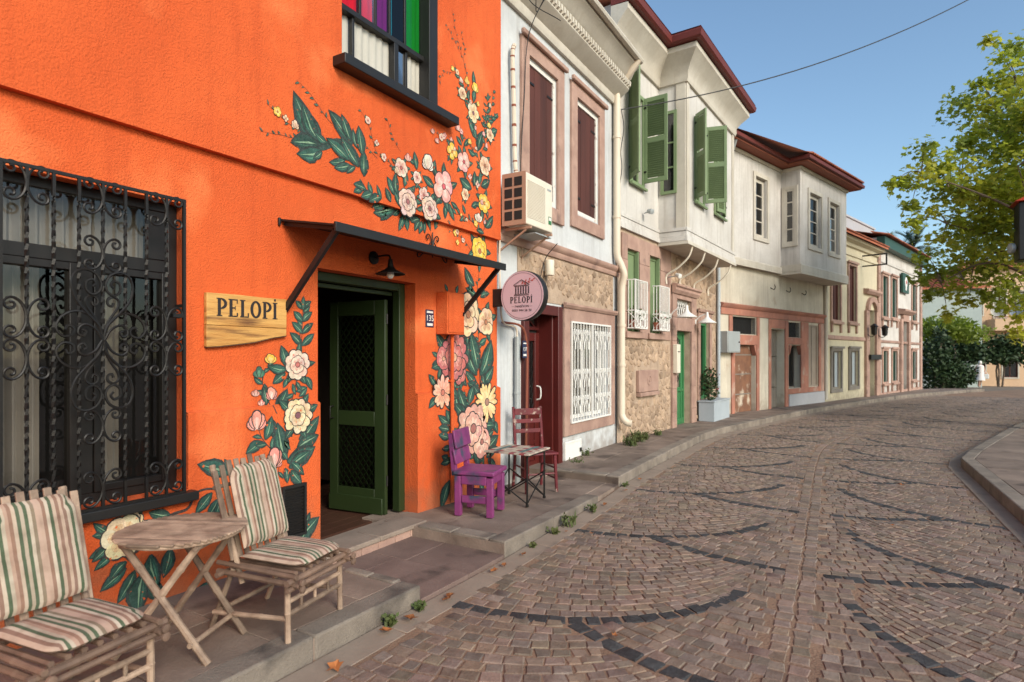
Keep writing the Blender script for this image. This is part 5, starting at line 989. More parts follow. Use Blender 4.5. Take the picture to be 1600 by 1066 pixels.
leafball(420,(0,0,.38),(.20,.32,.45),.09,.03,4).build('foliage','leaf2',SH,fixn=False); leafball(40,(.05,0,.4),(.2,.32,.45),.05,.025,5).build('blossom','flowerred',SH,fixn=False); MB().tube([(0,0,-.05),(0,0,.4)],.02).build('stem','trunk',SH)
# ---------------------------------------------------------------- white house with red stone shopfront
A4=16; H4=house('shopfront_house','white house with red stone shopfront, rusty door and projecting upper bay',(-3.45,16.4),A4)
E4=7.15; V1=(.62,2.04,2.30,2.77); D1=(.74,2.02,.10,2.0); D2=(2.98,3.95,.10,2.50); V2=(4.20,5.16,2.28,2.75); G2=(4.30,5.27,.68,2.03); G3=(5.80,6.66,.68,2.72)
hol=[V1+(.15,),D1+(.25,),D2+(.35,),V2+(.15,),G2+(.3,),G3+(.12,)]
mb=MB(); wallgrid(mb,-.05,E4,-.4,4.2,hol); mb.build('wall','cream',H4,smooth=False); shell(H4,-.05,E4,7.2,6,'offwhite')
def slab4(s0,s1,z0,z1,o=.04,m='redstone',nm='shopfront_stone'): MB().box((.003,s0+.0015,z0+.0015),(o,s1-.0015,z1-.0015)).build(nm,m,H4,bevel=.006)
for i in range(7): slab4(-.04+i*1.025,-.04+(i+1)*1.025,2.80,2.98)
MB().profile([(.003,2.982),(.05,2.982),(.10,3.03),(.12,3.08),(.003,3.12)],-.05,E4).build('shopfront_cornice','redstone',H4)
for (a,b,c,d) in ((.55,.73,.08,2.28),(2.03,2.20,.08,2.28),(.55,2.20,2.0+.003,2.28),(.42,.60,2.28,2.79),(2.06,2.22,2.28,2.79),(2.80,2.97,.08,2.79),(3.96,4.19,.08,2.79),(4.19,5.18,2.05,2.27),(5.18,5.40,.5,2.79),(5.40,5.78,.5,2.79),(4.2,5.79,.50,.67),(6.67,6.86,.5,2.79),(5.79,6.66,.50,.67),(2.98,3.95,2.52,2.79),(6.86,7.14,.5,2.79)): slab4(a,b,c,d,.04+rnd.uniform(-.004,.004),'redstone' if not (a==6.86) else 'pinkstone')
for x0,x1 in ((D1[0],D1[1]),(G2[0],G2[1])):
    for sg in (0,1):
        x=x0 if sg==0 else x1; t=1 if sg==0 else -1; zt=2.0 if x0==D1[0] else 2.03
        MB().prism([(-.1,x,zt),(-.1,x+t*.16,zt),(-.1,x,zt-.3)],[(.03,x,zt),(.03,x+t*.16,zt),(.03,x,zt-.3)]).build('corner_stone','redstone',H4)
DO=bpy.data.objects.new('rusty_door',None); C.objects.link(DO); DO.parent=H4; DO['label']='rusty sheet metal double door'
for k,(c,d) in enumerate(((.12,.62),(.63,1.18),(1.19,1.72),(1.73,1.99))): MB().box((-.16+.004*k,D1[0],c),(-.13+.004*k,D1[1],d)).build('metal_sheet','rust',DO,bevel=.004)
mb=MB()
for z in (.62,1.18,1.72): mb.box((-.125,D1[0],z-.012),(-.11,D1[1],z+.018))
mb.build('door_rail','greyboard',DO)
DO=bpy.data.objects.new('grey_door',None); C.objects.link(DO); DO.parent=H4; DO['label']='old grey plank door'
for k in range(4):
    for c,d in ((.1,.72),(.74,1.66),(1.68,2.48)): MB().box((-.26+.003*k,D2[0]+.24*k,c),(-.23+.003*k,D2[0]+.24*k+.235,d)).build('door_plank','greyboard',DO,bevel=.003)
for (a,b,c,d) in (V1,V2):
    MB().box((-.18,a,c),(-.14,b,d)).build('vent_dark','darkpane',H4); g=MB(); n=int((b-a)/.07)
    for i in range(n+1): s_=a+(b-a)*i/n; g.tube([(-.04,s_,c),(-.04,s_,d)],.008,5)
    g.build('vent_bars','iron',H4)
window(H4,G2[0],G2[1],G2[2],G2[3],-.22,'greyboard','glassdim',(1,1),.04)
gs=MB(); frame4(gs,G3[0],G3[1],G3[2],G3[3],.05,-.08,-.02); gs.box((-.07,6.20,.73),(-.03,6.26,2.67)); gs.build('window','dusty',H4); 
for a,b in ((5.85,6.20),(6.26,6.61)): MB().box((-.075,a,.73),(-.05,b,2.67)).build('shutter_panel','dusty',H4)
MB().box((.003,4.22,-.2),(.06,E4-.02,.49)).build('dado','greyrender',H4,bevel=.01)
MB().box((.003,2.21,-.2),(.03,2.79,2.79)).build('pilaster','cream',H4,bevel=.004)
CB=thing('meter_cabinet','grey metal meter cabinet on the wall between downpipe and rusty door','cabinet',(-3.45+.0*1,16.4,1.80),-R(A4)); CB.location=(-3.45+.27*math.sin(R(A4)),16.4+.27*math.cos(R(A4)),1.78)
MB().box((.004,-.36,0),(.24,.34,.56)).build('cabinet_body','greymetal',CB,bevel=.008); MB().box((.241,-.33,.03),(.25,.31,.53)).build('cabinet_door','greymetal',CB,bevel=.004); MB().lathe([(.02,0),(.02,.015)],(.25,.25,.28),8,axis=(1,0,0)).build('lock','iron',CB)
for k,s_ in enumerate((3.0,4.1,5.3)): MB().tube(cr([(.0,s_,3.72),(.10,s_,3.66),(.14,s_,3.72),(.12,s_,3.80)],5),.012,6).build('hook','iron',H4)
W4=(1.78,2.48,5.08,6.76)
mb=MB(); wallgrid(mb,-.05,E4,4.2,7.3,[W4+(.14,)],o=.10); mb.add([(0,-.05,4.2),(.1,-.05,4.2),(.1,E4,4.2),(0,E4,4.2)],[(0,1,2,3)]); mb.build('upper_wall','offwhite',H4,smooth=False)
c0,c1,co=3.50,7.36,.66; CW=[(4.18,5.06,5.03,6.63),(5.80,6.60,5.02,6.63)]
mb=MB(); wallgrid(mb,c0,c1,4.2,7.3,[q+(.14,) for q in CW],o=co); mb.add([(0,c0,4.2),(co,c0,4.2),(co,c0,7.3),(0,c0,7.3)],[(0,1,2,3)]); mb.add([(0,c1,4.2),(co,c1,4.2),(co,c1,7.3),(0,c1,7.3)],[(0,1,2,3)]); BY=mb.build('bay','offwhite',H4,smooth=False)
mb=MB(); mb.box((.003,c0-.04,4.12),(co+.05,c1+.04,4.198)); mb.build('bay_floor','trim',BY,bevel=.004)
mb=MB(); mb.profile([(co+.002,4.2),(co+.05,4.2),(co+.05,4.38),(co+.02,4.42),(co+.002,4.42)],c0-.05,c1+.05); mb.box((.103,c0-.05,4.2),(co+.001,c0-.002,4.40)); mb.build('base_board','trim',BY)
MB().profile([(.103,4.15),(.15,4.15),(.15,4.32),(.12,4.36),(.103,4.36)],-.05,c0-.052).build('base_board','trim',H4)
def sash(P,h,o):
    a,b,c,d=h; window(P,a+.01,b-.01,c+.01,d-.01,o-.07,'trim','glassdim',(1,4),.09); mb=frame4(MB(),a-.14,b+.14,c-.12,d+.13,.12,o+.002,o+.04); mb.build('window_frame','trim',P,bevel=.006)
sash(H4,W4,.10)
for q in CW: sash(BY,q,co)
SB=bpy.data.objects.new('bay_side',None); C.objects.link(SB); SB.parent=BY; SB.location=(0,c0,0); SB.rotation_euler=(0,0,-PI/2)
frame4(MB(),.13,.60,4.95,6.75,.10,.003,.04).build('window_frame','trim',SB,bevel=.004); frame4(MB(),.232,.498,5.052,6.648,.05,.004,.03).build('window','trim',SB); MB().box((.003,.28,5.1),(.006,.45,6.6)).build('dark_room','darkpane',SB)
for z in (5.45,5.85,6.25): MB().box((.008,.282,z),(.028,.448,z+.035)).build('glazing_bar','trim',SB)
MB().add([(.015,.282,5.1),(.015,.448,5.1),(.015,.448,6.6),(.015,.282,6.6)],[(0,1,2,3)]).build('pane','glassdim',SB,smooth=False)
RF=bpy.data.objects.new('roof',None); C.objects.link(RF); RF.parent=H4; oo=.10
def eave4(pr,m,nm):
    mb=MB(); mb.prism([(oo+a,-.3,z) for a,z in pr],[(oo+a,c0-a,z) for a,z in pr]); mb.build(nm,m,RF)
    mb=MB(); mb.prism([(co+a,c0-a,z) for a,z in pr],[(co+a,c1+a,z) for a,z in pr]); mb.build(nm,m,RF)
    mb=MB(); mb.prism([(oo+a,c0-a,z) for a,z in pr],[(co+a,c0-a,z) for a,z in pr]); mb.build(nm,m,RF)
    mb=MB(); mb.prism([(-1,c1+a,z) for a,z in pr],[(co+a,c1+a,z) for a,z in pr]); mb.build(nm,m,RF)
eave4([(.0,7.20),(.04,7.20),(.06,7.28),(.0,7.30)],'trim','frieze')
eave4([(-.1,7.302),(.34,7.302),(.36,7.33),(-.1,7.40)],'soffit','soffit')
eave4([(-.1,7.405),(.40,7.345),(.43,7.36),(.44,7.44),(.40,7.48),(-.1,7.62)],'roofred','fascia')
# pantiles on the hipped roof over the bay
rt=MB(); zt=7.5
rt.add([(co+.42,c0-.42,zt),(co+.42,c1+.42,zt),(-1.6,(c0+c1)/2+.8,8.35),(-1.6,(c0+c1)/2-.8,8.35),(oo+.42,-.3,zt),(-3,-.3,8.5),(-3,c1+.42,8.5)],[(0,1,2,3),(4,0,3,5),(1,6,2),(5,3,2,6)]); rt.build('roof_deck','tile',RF,smooth=False)
ti=MB().prism([(0,-.075,0),(0,-.04,.045),(0,.04,.045),(0,.075,0),(0,.05,.0),(0,.03,.02),(0,-.03,.02),(0,-.05,0)],[(-.36,-.065,.012),(-.36,-.035,.05),(-.36,.035,.05),(-.36,.065,.012),(-.36,.045,.012),(-.36,.025,.03),(-.36,-.025,.03),(-.36,-.045,.012)]).mesh('tile')
for i in range(29):
    s_=c0-.35+i*.16
    for j in range(3):
        if not (c0-.4+j*.34+.05<s_<c1+.4-j*.34): continue
        o=link('roof_tile',ti,'tile',RF,0,(co+.44-j*.33,s_,zt+.012+j*.105)); o.rotation_euler=(0,R(18),0)
downpipe('downpipe','pale downpipe at the eave corner of the shopfront house beside green bay',[(-3.05,16.35,7.35),(-3.15,16.45,7.1),(-3.30,16.55,6.85),(-3.30,16.55,6.5),(-3.30,16.55,5.5),(-3.30,16.55,4.45)],.045,'greymetal')
downpipe('downpipe','pale downpipe between the shopfront house and the yellow house',[(-1.42,23.32,4.1),(-1.40,23.30,3.0),(-1.40,23.30,1.5),(-1.40,23.30,.2)],.06,'trim')
# ---------------------------------------------------------------- yellow house and the pink-trimmed house
def farwin(H,a,b,c,d,fm,pm,sur=None,surw=.14,sill=True,split=1):
    if sur:
        f=frame4(MB(),a-surw,b+surw,c-(.1 if sill else surw),d+surw,surw,.003,.05).build('stone_frame',sur,H)
        MB().box((.051,a-surw-.05,d+surw-.05),(.10,b+surw+.05,d+surw+.03)).build('cap_moulding',sur,f)
        if sill:
            MB().box((.051,a-surw-.03,c-.12),(.12,b+surw+.03,c-.03)).build('sill',sur,f)
            for s_ in (a-surw+.02,b+surw-.14): MB().box((.003,s_,c-.42),(.07,s_+.12,c-.125)).build('sill_bracket',sur,f)
    w_=frame4(MB(),a,b,c,d,.06,-.12,-.05)
    for i in range(1,split): s_=a+(b-a)*i/split; w_.box((-.12,s_-.025,c+.06),(-.05,s_+.025,d-.06))
    w_=w_.build('window',fm,H)
    for i in range(split):
        x0=a+(b-a)*i/split;x1=a+(b-a)*(i+1)/split; MB().box((-.10,x0+.05,c+.06),(-.085,x1-.05,d-.06)).build('pane' if 'glass' in pm else 'shutter_panel',pm,w_)
    MB().box((-.2,a,c),(-.15,b,d)).build('dark_room','darkpane',w_)
H5=house('yellow_house','pale yellow house with brown framed windows and pink stone doorway',(-1.43,23.3),15)
wl=[(.62,1.46,2.95,5.05),(2.42,3.22,2.97,5.08),(.62,1.56,.52,1.88),(2.52,3.5,.55,1.9)]; dr=(4.72,5.62,-.1,3.55)
mb=MB(); wallgrid(mb,0,6.0,-.6,5.95,[q+(.2,) for q in wl]+[dr+(.3,)]); mb.build('wall','yellowwall',H5,smooth=False); shell(H5,.02,5.98,6.1,7,'yellowwall')
for q in wl[:2]: farwin(H5,*q,'brownwood','brownwood','pinkstone',.13,True,2)
for q in wl[2:]: farwin(H5,*q,'greyboard','bluepanel','greyboard',.13,False,2)
MB().profile([(.003,2.27),(.05,2.29),(.06,2.36),(.04,2.42),(.003,2.43)],.0,4.3).build('string_course','pinkstone',H5)
MB().profile([(.003,5.45),(.04,5.45),(.04,5.55),(.003,5.56)],0,6).build('string_course','yellowwall',H5)
MB().profile([(.003,5.75),(.08,5.78),(.12,5.88),(.28,5.95),(.30,6.05),(.003,6.1)],0,6).build('cornice','yellowwall',H5)
RF=bpy.data.objects.new('roof',None); C.objects.link(RF); RF.parent=H5
MB().add([(.42,-.1,6.1),(.42,6.0,6.1),(-3,6.0,7.1),(-3,-.1,7.1),(.42,-.1,6.03),(.42,6.0,6.03)],[(0,1,2,3),(0,4,5,1)]).build('roof_deck','tile',RF,smooth=False)
for i in range(38):
    for j in range(3): o=link('roof_tile',ti,'tile',RF,0,(.46-j*.33,-.0+i*.16,6.1+.012+j*.098)); o.rotation_euler=(0,R(16),0)
mb=MB(); mb.box((-1.0,4.4,6.3),(-.8,8.6,7.40)); mb.box((-4,4.4,6.3),(-1.0,4.6,7.40)); mb.build('parapet_wall','greyrender',H5); MB().box((-1.05,4.35,7.402),(-.75,8.65,7.48)).build('parapet_cap','greyrender',H5)
# portal
for a,b in ((4.30,4.70),(5.64,5.98)):
    for k in range(6): MB().box((.003,a,-.1+k*.6),(.10,b,-.1+k*.6+.595)).build('portal_stone','pinkstone',H5,bevel=.01)
ar=MB(); n=10
for k in range(n):
    t0,t1=PI*k/n,PI*(k+1)/n; cx,cz=5.17,3.5; f=lambda t,r:(cx+r*math.cos(t),cz+r*.8*math.sin(t)); q=[f(t0,.46),f(t1,.46),f(t1,.72),f(t0,.72)]
    MB().prism([(.004,*p) for p in q],[(.12,*p) for p in q]).build('arch_stone','pinkstone',H5)
MB().profile([(.003,4.15),(.12,4.15),(.2,4.25),(.2,4.33),(.003,4.36)],4.2,6.0).build('portal_cornice','pinkstone',H5)
MB().box((-.25,4.72,.1),(-.2,5.62,2.6)).build('door','greyboard',H5); MB().box((-.24,4.72,2.62),(-.2,5.62,3.52)).build('fanlight','greyboard',H5); MB().box((.12,4.5,1.55),(.2,5.9,1.75)).build('hanging_board','iron',H5)
for k,s_ in enumerate((4.42,5.86)):
    a=R(15); L=thing('wall_lantern',('dark wall lantern left of the arched pink stone doorway','dark wall lantern right of the arched pink stone doorway')[k],'lantern',(-1.43+.1*math.cos(a)+s_*math.sin(a),23.3-.1*math.sin(a)+s_*math.cos(a),2.55),-a,'lanterns at the arched doorway')
    MB().lathe([(.02,.42),(.16,.30),(.12,.28),(.10,.0),(.02,-.05)],(.22,0,0),6).build('lantern_body','iron',L); MB().tube(cr([(0,0,.0),(.1,0,-.1),(.22,0,-.06)],5),.015).build('arm','iron',L)
FX=thing('wall_bracket','black square iron bracket high on the yellow house','bracket',(-1.43+3.9*math.sin(R(15)),23.3+3.9*math.cos(R(15)),5.15),-R(15)); mb=MB(); mb.box((.05,-.02,0),(.9,.02,.05)); mb.box((.05,-.02,.4),(.9,.02,.45)); mb.box((.851,-.02,.051),(.9,.02,.399)); mb.build('bracket_arm','iron',FX)
p6=(.123,29.1); H6=house('pink_trim_house','white house with pink stone trim, dark green shutters and green fascia',p6,13.5)
wl=[(.80,1.62,3.35,5.10),(2.34,3.22,3.38,5.14),(6.32,7.2,3.4,5.2),(.86,1.62,.55,1.92),(2.44,3.28,.55,1.92),(6.32,7.2,.52,1.92)]; dr=(4.1,5.2,-.2,3.3)
mb=MB(); wallgrid(mb,0,8.4,-.8,6.3,[q+(.2,) for q in wl]+[dr+(.3,)]); mb.build('wall','offwhite',H6,smooth=False); shell(H6,.02,8.38,6.6,8,'offwhite')
for i,q in enumerate(wl): farwin(H6,*q,'darkgreen','darkgreen','pinkstone',.14,True,2)
for s0,s1 in ((.0,.36),(8.04,8.40)):
    for k in range(11): MB().box((.003,s0,-.3+k*.6),(.07,s1,-.3+k*.6+.594)).build('quoin','pinkstone',H6,bevel=.01)
MB().profile([(.003,2.25),(.05,2.27),(.06,2.34),(.003,2.38)],.37,8.03).build('string_course','pinkstone',H6)
MB().box((.003,.37,-.3),(.05,8.03,.14)).build('dado','pinkstone',H6)
MB().profile([(.003,5.65),(.04,5.65),(.05,5.75),(.003,5.76)],0,8.4).build('string_course','offwhite',H6)
RF=bpy.data.objects.new('roof',None); C.objects.link(RF); RF.parent=H6
MB().box((.003,-.05,6.22),(.30,8.45,6.62)).build('fascia','darkgreen',RF); MB().add([(.40,-.1,6.64),(.40,8.5,6.64),(-3,8.5,7.6),(-3,-.1,7.6)],[(0,1,2,3)]).build('roof_deck','tile',RF,smooth=False)
for i in range(53):
    for j in range(2): o=link('roof_tile',ti,'tile',RF,0,(.46-j*.33,-.05+i*.16,6.65+j*.095)); o.rotation_euler=(0,R(16),0)
for a,b in ((3.72,4.08),(5.22,5.58)):
    for k in range(6): MB().box((.003,a,-.2+k*.6),(.12,b,-.2+k*.6+.595)).build('portal_stone','pinkstone',H6,bevel=.01)
MB().box((.003,4.08,3.3),(.12,5.22,3.6)).build('portal_lintel','pinkstone',H6); MB().profile([(.003,3.62),(.15,3.62),(.3,3.75),(.3,3.83),(.003,3.88)],3.55,5.75).build('portal_cornice','pinkstone',H6); MB().box((-.25,4.1,-.1),(-.2,5.2,3.3)).build('door','greyboard',H6)
a=R(13.5); SG=thing('green_sign','dark green hanging sign board with white emblem above pink doorway','sign',(p6[0]+.06*math.cos(a)+4.45*math.sin(a),p6[1]-.06*math.sin(a)+4.45*math.cos(a),4.62),-a)
MB().box((0,-.6,0),(.08,.6,.9)).build('sign_board','darkgreen',SG); mb=MB(); mb.lathe([(.24,0),(.24,.01)],(.081,0,.5),16,axis=(1,0,0)); mb.box((.081,-.12,.12),(.09,.12,.30)); mb.build('emblem','whitepaint',SG); MB().lathe([(.10,0),(.10,.006)],(.0915,.05,.5),12,axis=(1,0,0)).build('emblem_centre','red',SG)
# ---------------------------------------------------------------- houses beyond the bend
def ground_z(y): return zg(y)
def farhouse(name,label,p0,ang,Wd,Ht,wm,wins,roof=True,depth=9,over=.4,rh=1.6):
    H=house(name,label,p0,ang); H.location.z=zg(p0[1])
    mb=MB(); wallgrid(mb,0,Wd,-.5,Ht,[q+(.2,) for q in wins]); mb.build('wall',wm,H,smooth=False); shell(H,.0,Wd,Ht,depth,wm,0)
    for q in wins: farwin(H,*q,'brownwood','glassdim','trim',.1,False,2)
    if roof:
        R_=bpy.data.objects.new('roof',None); C.objects.link(R_); R_.parent=H
        MB().add([(over,-over,Ht),(over,Wd+over,Ht),(-depth-over,Wd+over,Ht),(-depth-over,-over,Ht),(-depth/2,Wd*.3,Ht+rh),(-depth/2,Wd*.7,Ht+rh),(over,-over,Ht-.12),(over,Wd+over,Ht-.12)],[(0,1,5,4),(1,2,5),(2,3,4,5),(3,0,4),(0,6,7,1)]).build('roof_deck','tile',R_,smooth=False)
        for i in range(int(Wd/.25)):
            t=(i+.5)*.25; L=min(1,min(t,Wd-t)/(Wd*.3)); 
            MB().tube([(over,t,Ht+.03),(over-(depth/2+over)*L*.98,t,Ht+.03+rh*L*.98)],.06,5).build('tile_row','tile',R_)
        if name!='x': pass
    return H
g=farhouse('pale_green_house','pale green rendered house with red tiled roof behind the hedge',(3.0,52.6),75,3.7,7.0,'palegreen',[(2.2,2.9,2.6,4.4)],over=.4,rh=1.2,depth=6)
g=farhouse('peach_house','sunlit peach house with balcony and satellite dishes down the street',(6.35,60.6),74,4.8,9.4,'peach',[(.5,1.2,5.6,7.4),(2.0,2.8,5.4,7.6),(3.4,4.1,5.6,7.4),(.6,1.4,1.2,3.2),(2.6,3.6,.6,3.0)],roof=True,over=.5,depth=7,rh=1)
mb=MB(); mb.box((.0,1.5,4.3),(1.3,4.7,4.5)); mb.build('balcony_slab','peach',g); mb=MB(); mb.box((1.18,1.5,4.5),(1.3,4.7,5.2)); mb.box((.0,1.5,4.5),(1.18,1.62,5.2)); mb.build('balcony_wall','peach',g); mb=MB(); mb.tube([(1.24,1.55,5.35),(1.24,4.7,5.35)],.04); mb.build('balcony_rail','redstone',g)
for k in range(2):
    a=R(74); o_,s_=1.1,(1.9,3.1)[k]; x=6.35+o_*math.cos(a)+s_*math.sin(a); y=60.6-o_*math.sin(a)+s_*math.cos(a)
    Dh=thing('satellite_dish',('pale satellite dish on the peach house balcony, the left one','blue grey satellite dish on the peach house balcony, the right one')[k],'satellite dish',(x,y,zg(y)+5.1),0,'satellite dishes on the balcony')
    MB().lathe([(.0,0),(.25,.03),(.45,.10),(.55,.17),(.56,.16),(.45,.085),(.02,-.02)],(0,0,.75),20,axis=(-.45,-.8,.35)).build('dish',('acwhite','bluepanel')[k],Dh); MB().tube([(0,0,-.8),(0,0,.75)],.03).build('mast','greymetal',Dh); MB().tube([(-.1,-.1,.5),(-.35,-.55,.85)],.015).build('feed_arm','greymetal',Dh)
g=farhouse('red_white_house','distant house with red and white striped front at the street end',(11.3,73),72,12,6.2,'offwhite',[(1.5,2.6,1,2.8),(4,5.2,1,2.8)],over=.4)
for k in range(6): MB().box((.05,.5+k*.9,2.6+.0),(.12,.5+k*.9+.45,5.2)).build('stripe','redstone',g)
MB().prism([(.05,.3,3.0),(1.6,.3,2.5),(1.6,.3,2.55),(.05,.3,3.1)],[(.05,6,3.0),(1.6,6,2.5),(1.6,6,2.55),(.05,6,3.1)]).build('awning','redstone',g)
# ---------------------------------------------------------------- planting beyond the last house
def leafmass(name,m,P,blobs,n,ln,wd,seed): 
    q=random.Random(seed); mb=MB(); tot=sum(b[3]*b[4]*b[5] for b in blobs)
    for b in blobs:
        for k in range(int(n*b[3]*b[4]*b[5]/tot)):
            d=Vector((q.gauss(0,1),q.gauss(0,1),q.gauss(0,1))).normalized()*(q.uniform(.55,1.05) if q.random()<.75 else q.random()); p=Vector((b[0]+d.x*b[3],b[1]+d.y*b[4],b[2]+d.z*b[5]))
            e=Vector((q.uniform(-1,1),q.uniform(-1,1),q.uniform(-.8,.8))).normalized()*ln*q.uniform(.6,1.3); g_=e.cross(Vector((q.uniform(-1,1),q.uniform(-1,1),q.uniform(-1,1)))).normalized()*wd*q.uniform(.6,1.2)
            mb.add([p,p+e*.45+g_,p+e,p+e*.55-g_],[(0,1,2,3)])
    return mb.build(name,m,P,fixn=False)
def bush(name,label,cat,x,y,blobs,m,n,ln,wd,seed,trunk=.6,group=None):
    T=thing(name,label,cat,(x,y,zg(y)),0,group); leafmass('crown',m,T,blobs,n,ln,wd,seed)
    for k in range(3):
        a=k*2.1; MB().tube(cr([(.15*math.cos(a),.15*math.sin(a),-.1),(.25*math.cos(a),.25*math.sin(a),trunk),(blobs[k%len(blobs)][0]*.7,blobs[k%len(blobs)][1]*.7,blobs[k%len(blobs)][2])],4),[.07-.004*i for i in range(9)],6).build('trunk','trunk',T)
    return T
bush('hedge_bush','dark evergreen bush against the end of the pink trimmed house','bush',3.0,40.2,[(0,0,1.0,.8,.9,1.1),(-.3,.3,2.0,.6,.7,.8),(.3,.6,2.6,.5,.6,.7),(.5,1.4,1.6,.7,.8,.9),(.9,.4,.8,.6,.7,.8),(.2,1.2,3.1,.4,.4,.5)],'leaf2',3200,.22,.07,21)
bush('hedge_bush','low dark bush at the pavement edge past the last house','bush',4.0,42.6,[(0,0,.6,.7,.9,.7),(.4,1.0,.8,.6,.8,.7),(-.3,.5,1.2,.5,.5,.5),(.6,-.4,.9,.4,.5,.6)],'leaf2',2000,.2,.065,22)
bush('street_tree','broad dark tree behind the walking person','tree',4.9,50.9,[(0,0,2.6,1.3,1.5,.9),(.9,-.3,2.2,.9,1.0,.7),(-.9,.2,2.9,.9,1.0,.8),(.2,.0,3.4,.8,.9,.5)],'leaf2',3000,.30,.10,23,1.8)
bush('street_tree','dark spreading tree in front of the peach house','tree',8.1,57.4,[(0,0,2.3,1.2,1.2,.8),(1.0,.2,2.7,1.0,1.0,.7),(-1.0,.1,2.6,1.0,1.0,.8),(.4,.0,3.3,1.0,1.0,.6),(1.6,0,1.9,.7,.8,.5)],'leaf2',2600,.28,.10,25,1.5)
bush('lime_tree','sunlit yellow green young tree above the dark hedge','tree',4.0,45.0,[(-.3,0,3.7,1.5,1.5,.7),(.9,.3,3.3,1.2,1.2,.6),(-.8,-.4,3.2,.9,.9,.5)],'leaf3',1900,.26,.09,24,2.0)
def palm(x,y,h,lb,seed):
    T=thing('palm_tree',lb,'palm tree',(x,y,zg(y)),0,'palms behind the roofs'); q=random.Random(seed)
    MB().tube([(0,0,0),(.1,0,h*.5),(0,0,h)],[.28,.22,.2],8).build('trunk','trunk',T)
    for k in range(18):
        a=k*2.4; el=q.uniform(-.2,1.3); L=q.uniform(2.2,3.0); d=Vector((math.cos(a)*math.cos(el),math.sin(a)*math.cos(el),math.sin(el))); P=[Vector((0,0,h))+d*L*t-Vector((0,0,1.1*t*t)) for t in (0,.25,.5,.75,1)]
        mb=MB(); mb.tube(P,[.03,.025,.02,.015,.008],4)
        for i in range(26):
            t=.12+.86*i/26; b=Vector((0,0,h))+d*L*t-Vector((0,0,1.1*t*t)); 
            for sg in (-1,1):
                s_=d.cross(Vector((0,0,1))).normalized()*sg; e=(s_*.8+d*.6+Vector((0,0,.1))).normalized()*.55*(1-.5*abs(t-.4)); w_=d*.025; mb.add([b-w_,b+e,b+w_],[(0,1,2)])
        mb.build('frond','leaf2',T,fixn=False)
palm(1.6,53.5,9.9,'grey green palm crown showing left above the pink trimmed house roof',31); palm(2.7,56.0,10.6,'grey green palm crown showing right above the pink trimmed house roof',32)
# ---------------------------------------------------------------- the plane tree on the right
TX,TY=4.6,17.6
T=thing('plane_tree','leafy sunlit plane tree leaning over the right side of the street','tree',(TX,TY,0))
def cam_pt(px,py,d):
    A=R(31); a=(px-800)/940; return Vector(((a*math.cos(A)-math.sin(A))*d,(a*math.sin(A)+math.cos(A))*d,1.68+(557-py)/940*d))
base=Vector((TX,TY,0)); q=random.Random(11)
MB().tube(cr([(0,0,.05),(-.05,.05,1.2),(-.2,.0,2.4),(-.25,.1,3.6)],5),[.30-.005*i for i in range(16)],12).build('trunk','trunk',T)
tips=[(1500,300,14),(1440,270,13.6),(1560,180,14.5),(1550,330,14),(1470,440,14.5),(1520,420,15),(1590,130,15),(1590,260,13),(1585,400,13.5),(1650,60,14.5),(1700,200,14),(1760,120,15.5),(1800,300,15),(1680,330,15.5),(1850,200,14),(1650,420,14.5),(1740,400,14),(1480,350,14.2),(1540,240,14.8),(1620,200,15.5),(1700,20,15)]
k0=Vector((-.25,.1,3.5))
for i,(px,py,d) in enumerate(tips):
    e=cam_pt(px,py,d)-base; mid=k0.lerp(e,.5)+Vector((q.uniform(-.4,.4),q.uniform(-.4,.4),q.uniform(.0,.5)))
    st=Vector((-.2,0,2.3)) if i in (4,5,8,15) else k0
    MB().tube(cr([st,mid,e],7),[.05-.0030*j for j in range(15)],7).build('limb','trunk',T)
# leaf clumps along the limbs and out to the crown's edge (px,py,depth,size)
cl_=[(1398,285,13.4,.22),(1415,283,13.4,.3),(1440,268,13.5,.42),(1470,250,13.6,.45),(1445,230,13.4,.3),(1500,265,13.8,.6),(1540,235,14,.6),(1480,300,14,.5),(1525,300,14,.6),(1430,345,14,.25),(1425,320,14,.25),(1455,330,14.2,.3),(1500,345,14.2,.55),(1540,350,14.2,.55),(1475,372,14.4,.35),(1445,400,14.6,.3),(1465,425,14.6,.35),(1500,405,14.8,.45),(1525,390,14.8,.5),(1440,432,14.6,.25),(1490,450,15,.35),(1530,430,15,.35),(1560,400,15,.5),(1560,300,14,.7),(1575,230,14,.7),(1560,180,14.2,.5),(1580,140,14.4,.55),(1570,90,14.6,.3),(1585,75,14.8,.4),(1545,62,14.8,.16),(1530,128,14.5,.18),(1560,120,14.6,.28),(1540,165,14.4,.2),(1522,208,14.2,.3),(1510,222,14,.2),(1600,120,15,.7),(1600,300,13.4,.8),(1595,350,13.5,.7),(1585,395,13.6,.6),(1570,440,13.8,.35),(1600,455,13.2,.45),(1590,520,13.4,.25),(1595,250,13.6,.8),(1548,420,14.4,.3),(1515,470,15,.25),(1575,470,14,.4),(1545,455,14.6,.35),(1600,490,13.4,.4),(1490,425,14.8,.4),(1560,360,14,.6),(1530,340,14.2,.6),(1575,310,13.8,.7),(1590,200,14,.7),(1510,300,14,.5),(1470,275,13.8,.45),(1455,455,14.8,.22),(1480,490,15,.2)]
for k in range(90):
    px=q.uniform(1615,1950); py=q.gauss(230,120); 
    if py<430 and py>-60: cl_.append((px,py,q.uniform(12.2,16.5),q.uniform(.5,.85)))
for k in range(26): cl_.append((q.uniform(1500,1610),q.uniform(140,400),q.uniform(15,16.8),q.uniform(.4,.65)))
ends=[cam_pt(*t)-base for t in tips]
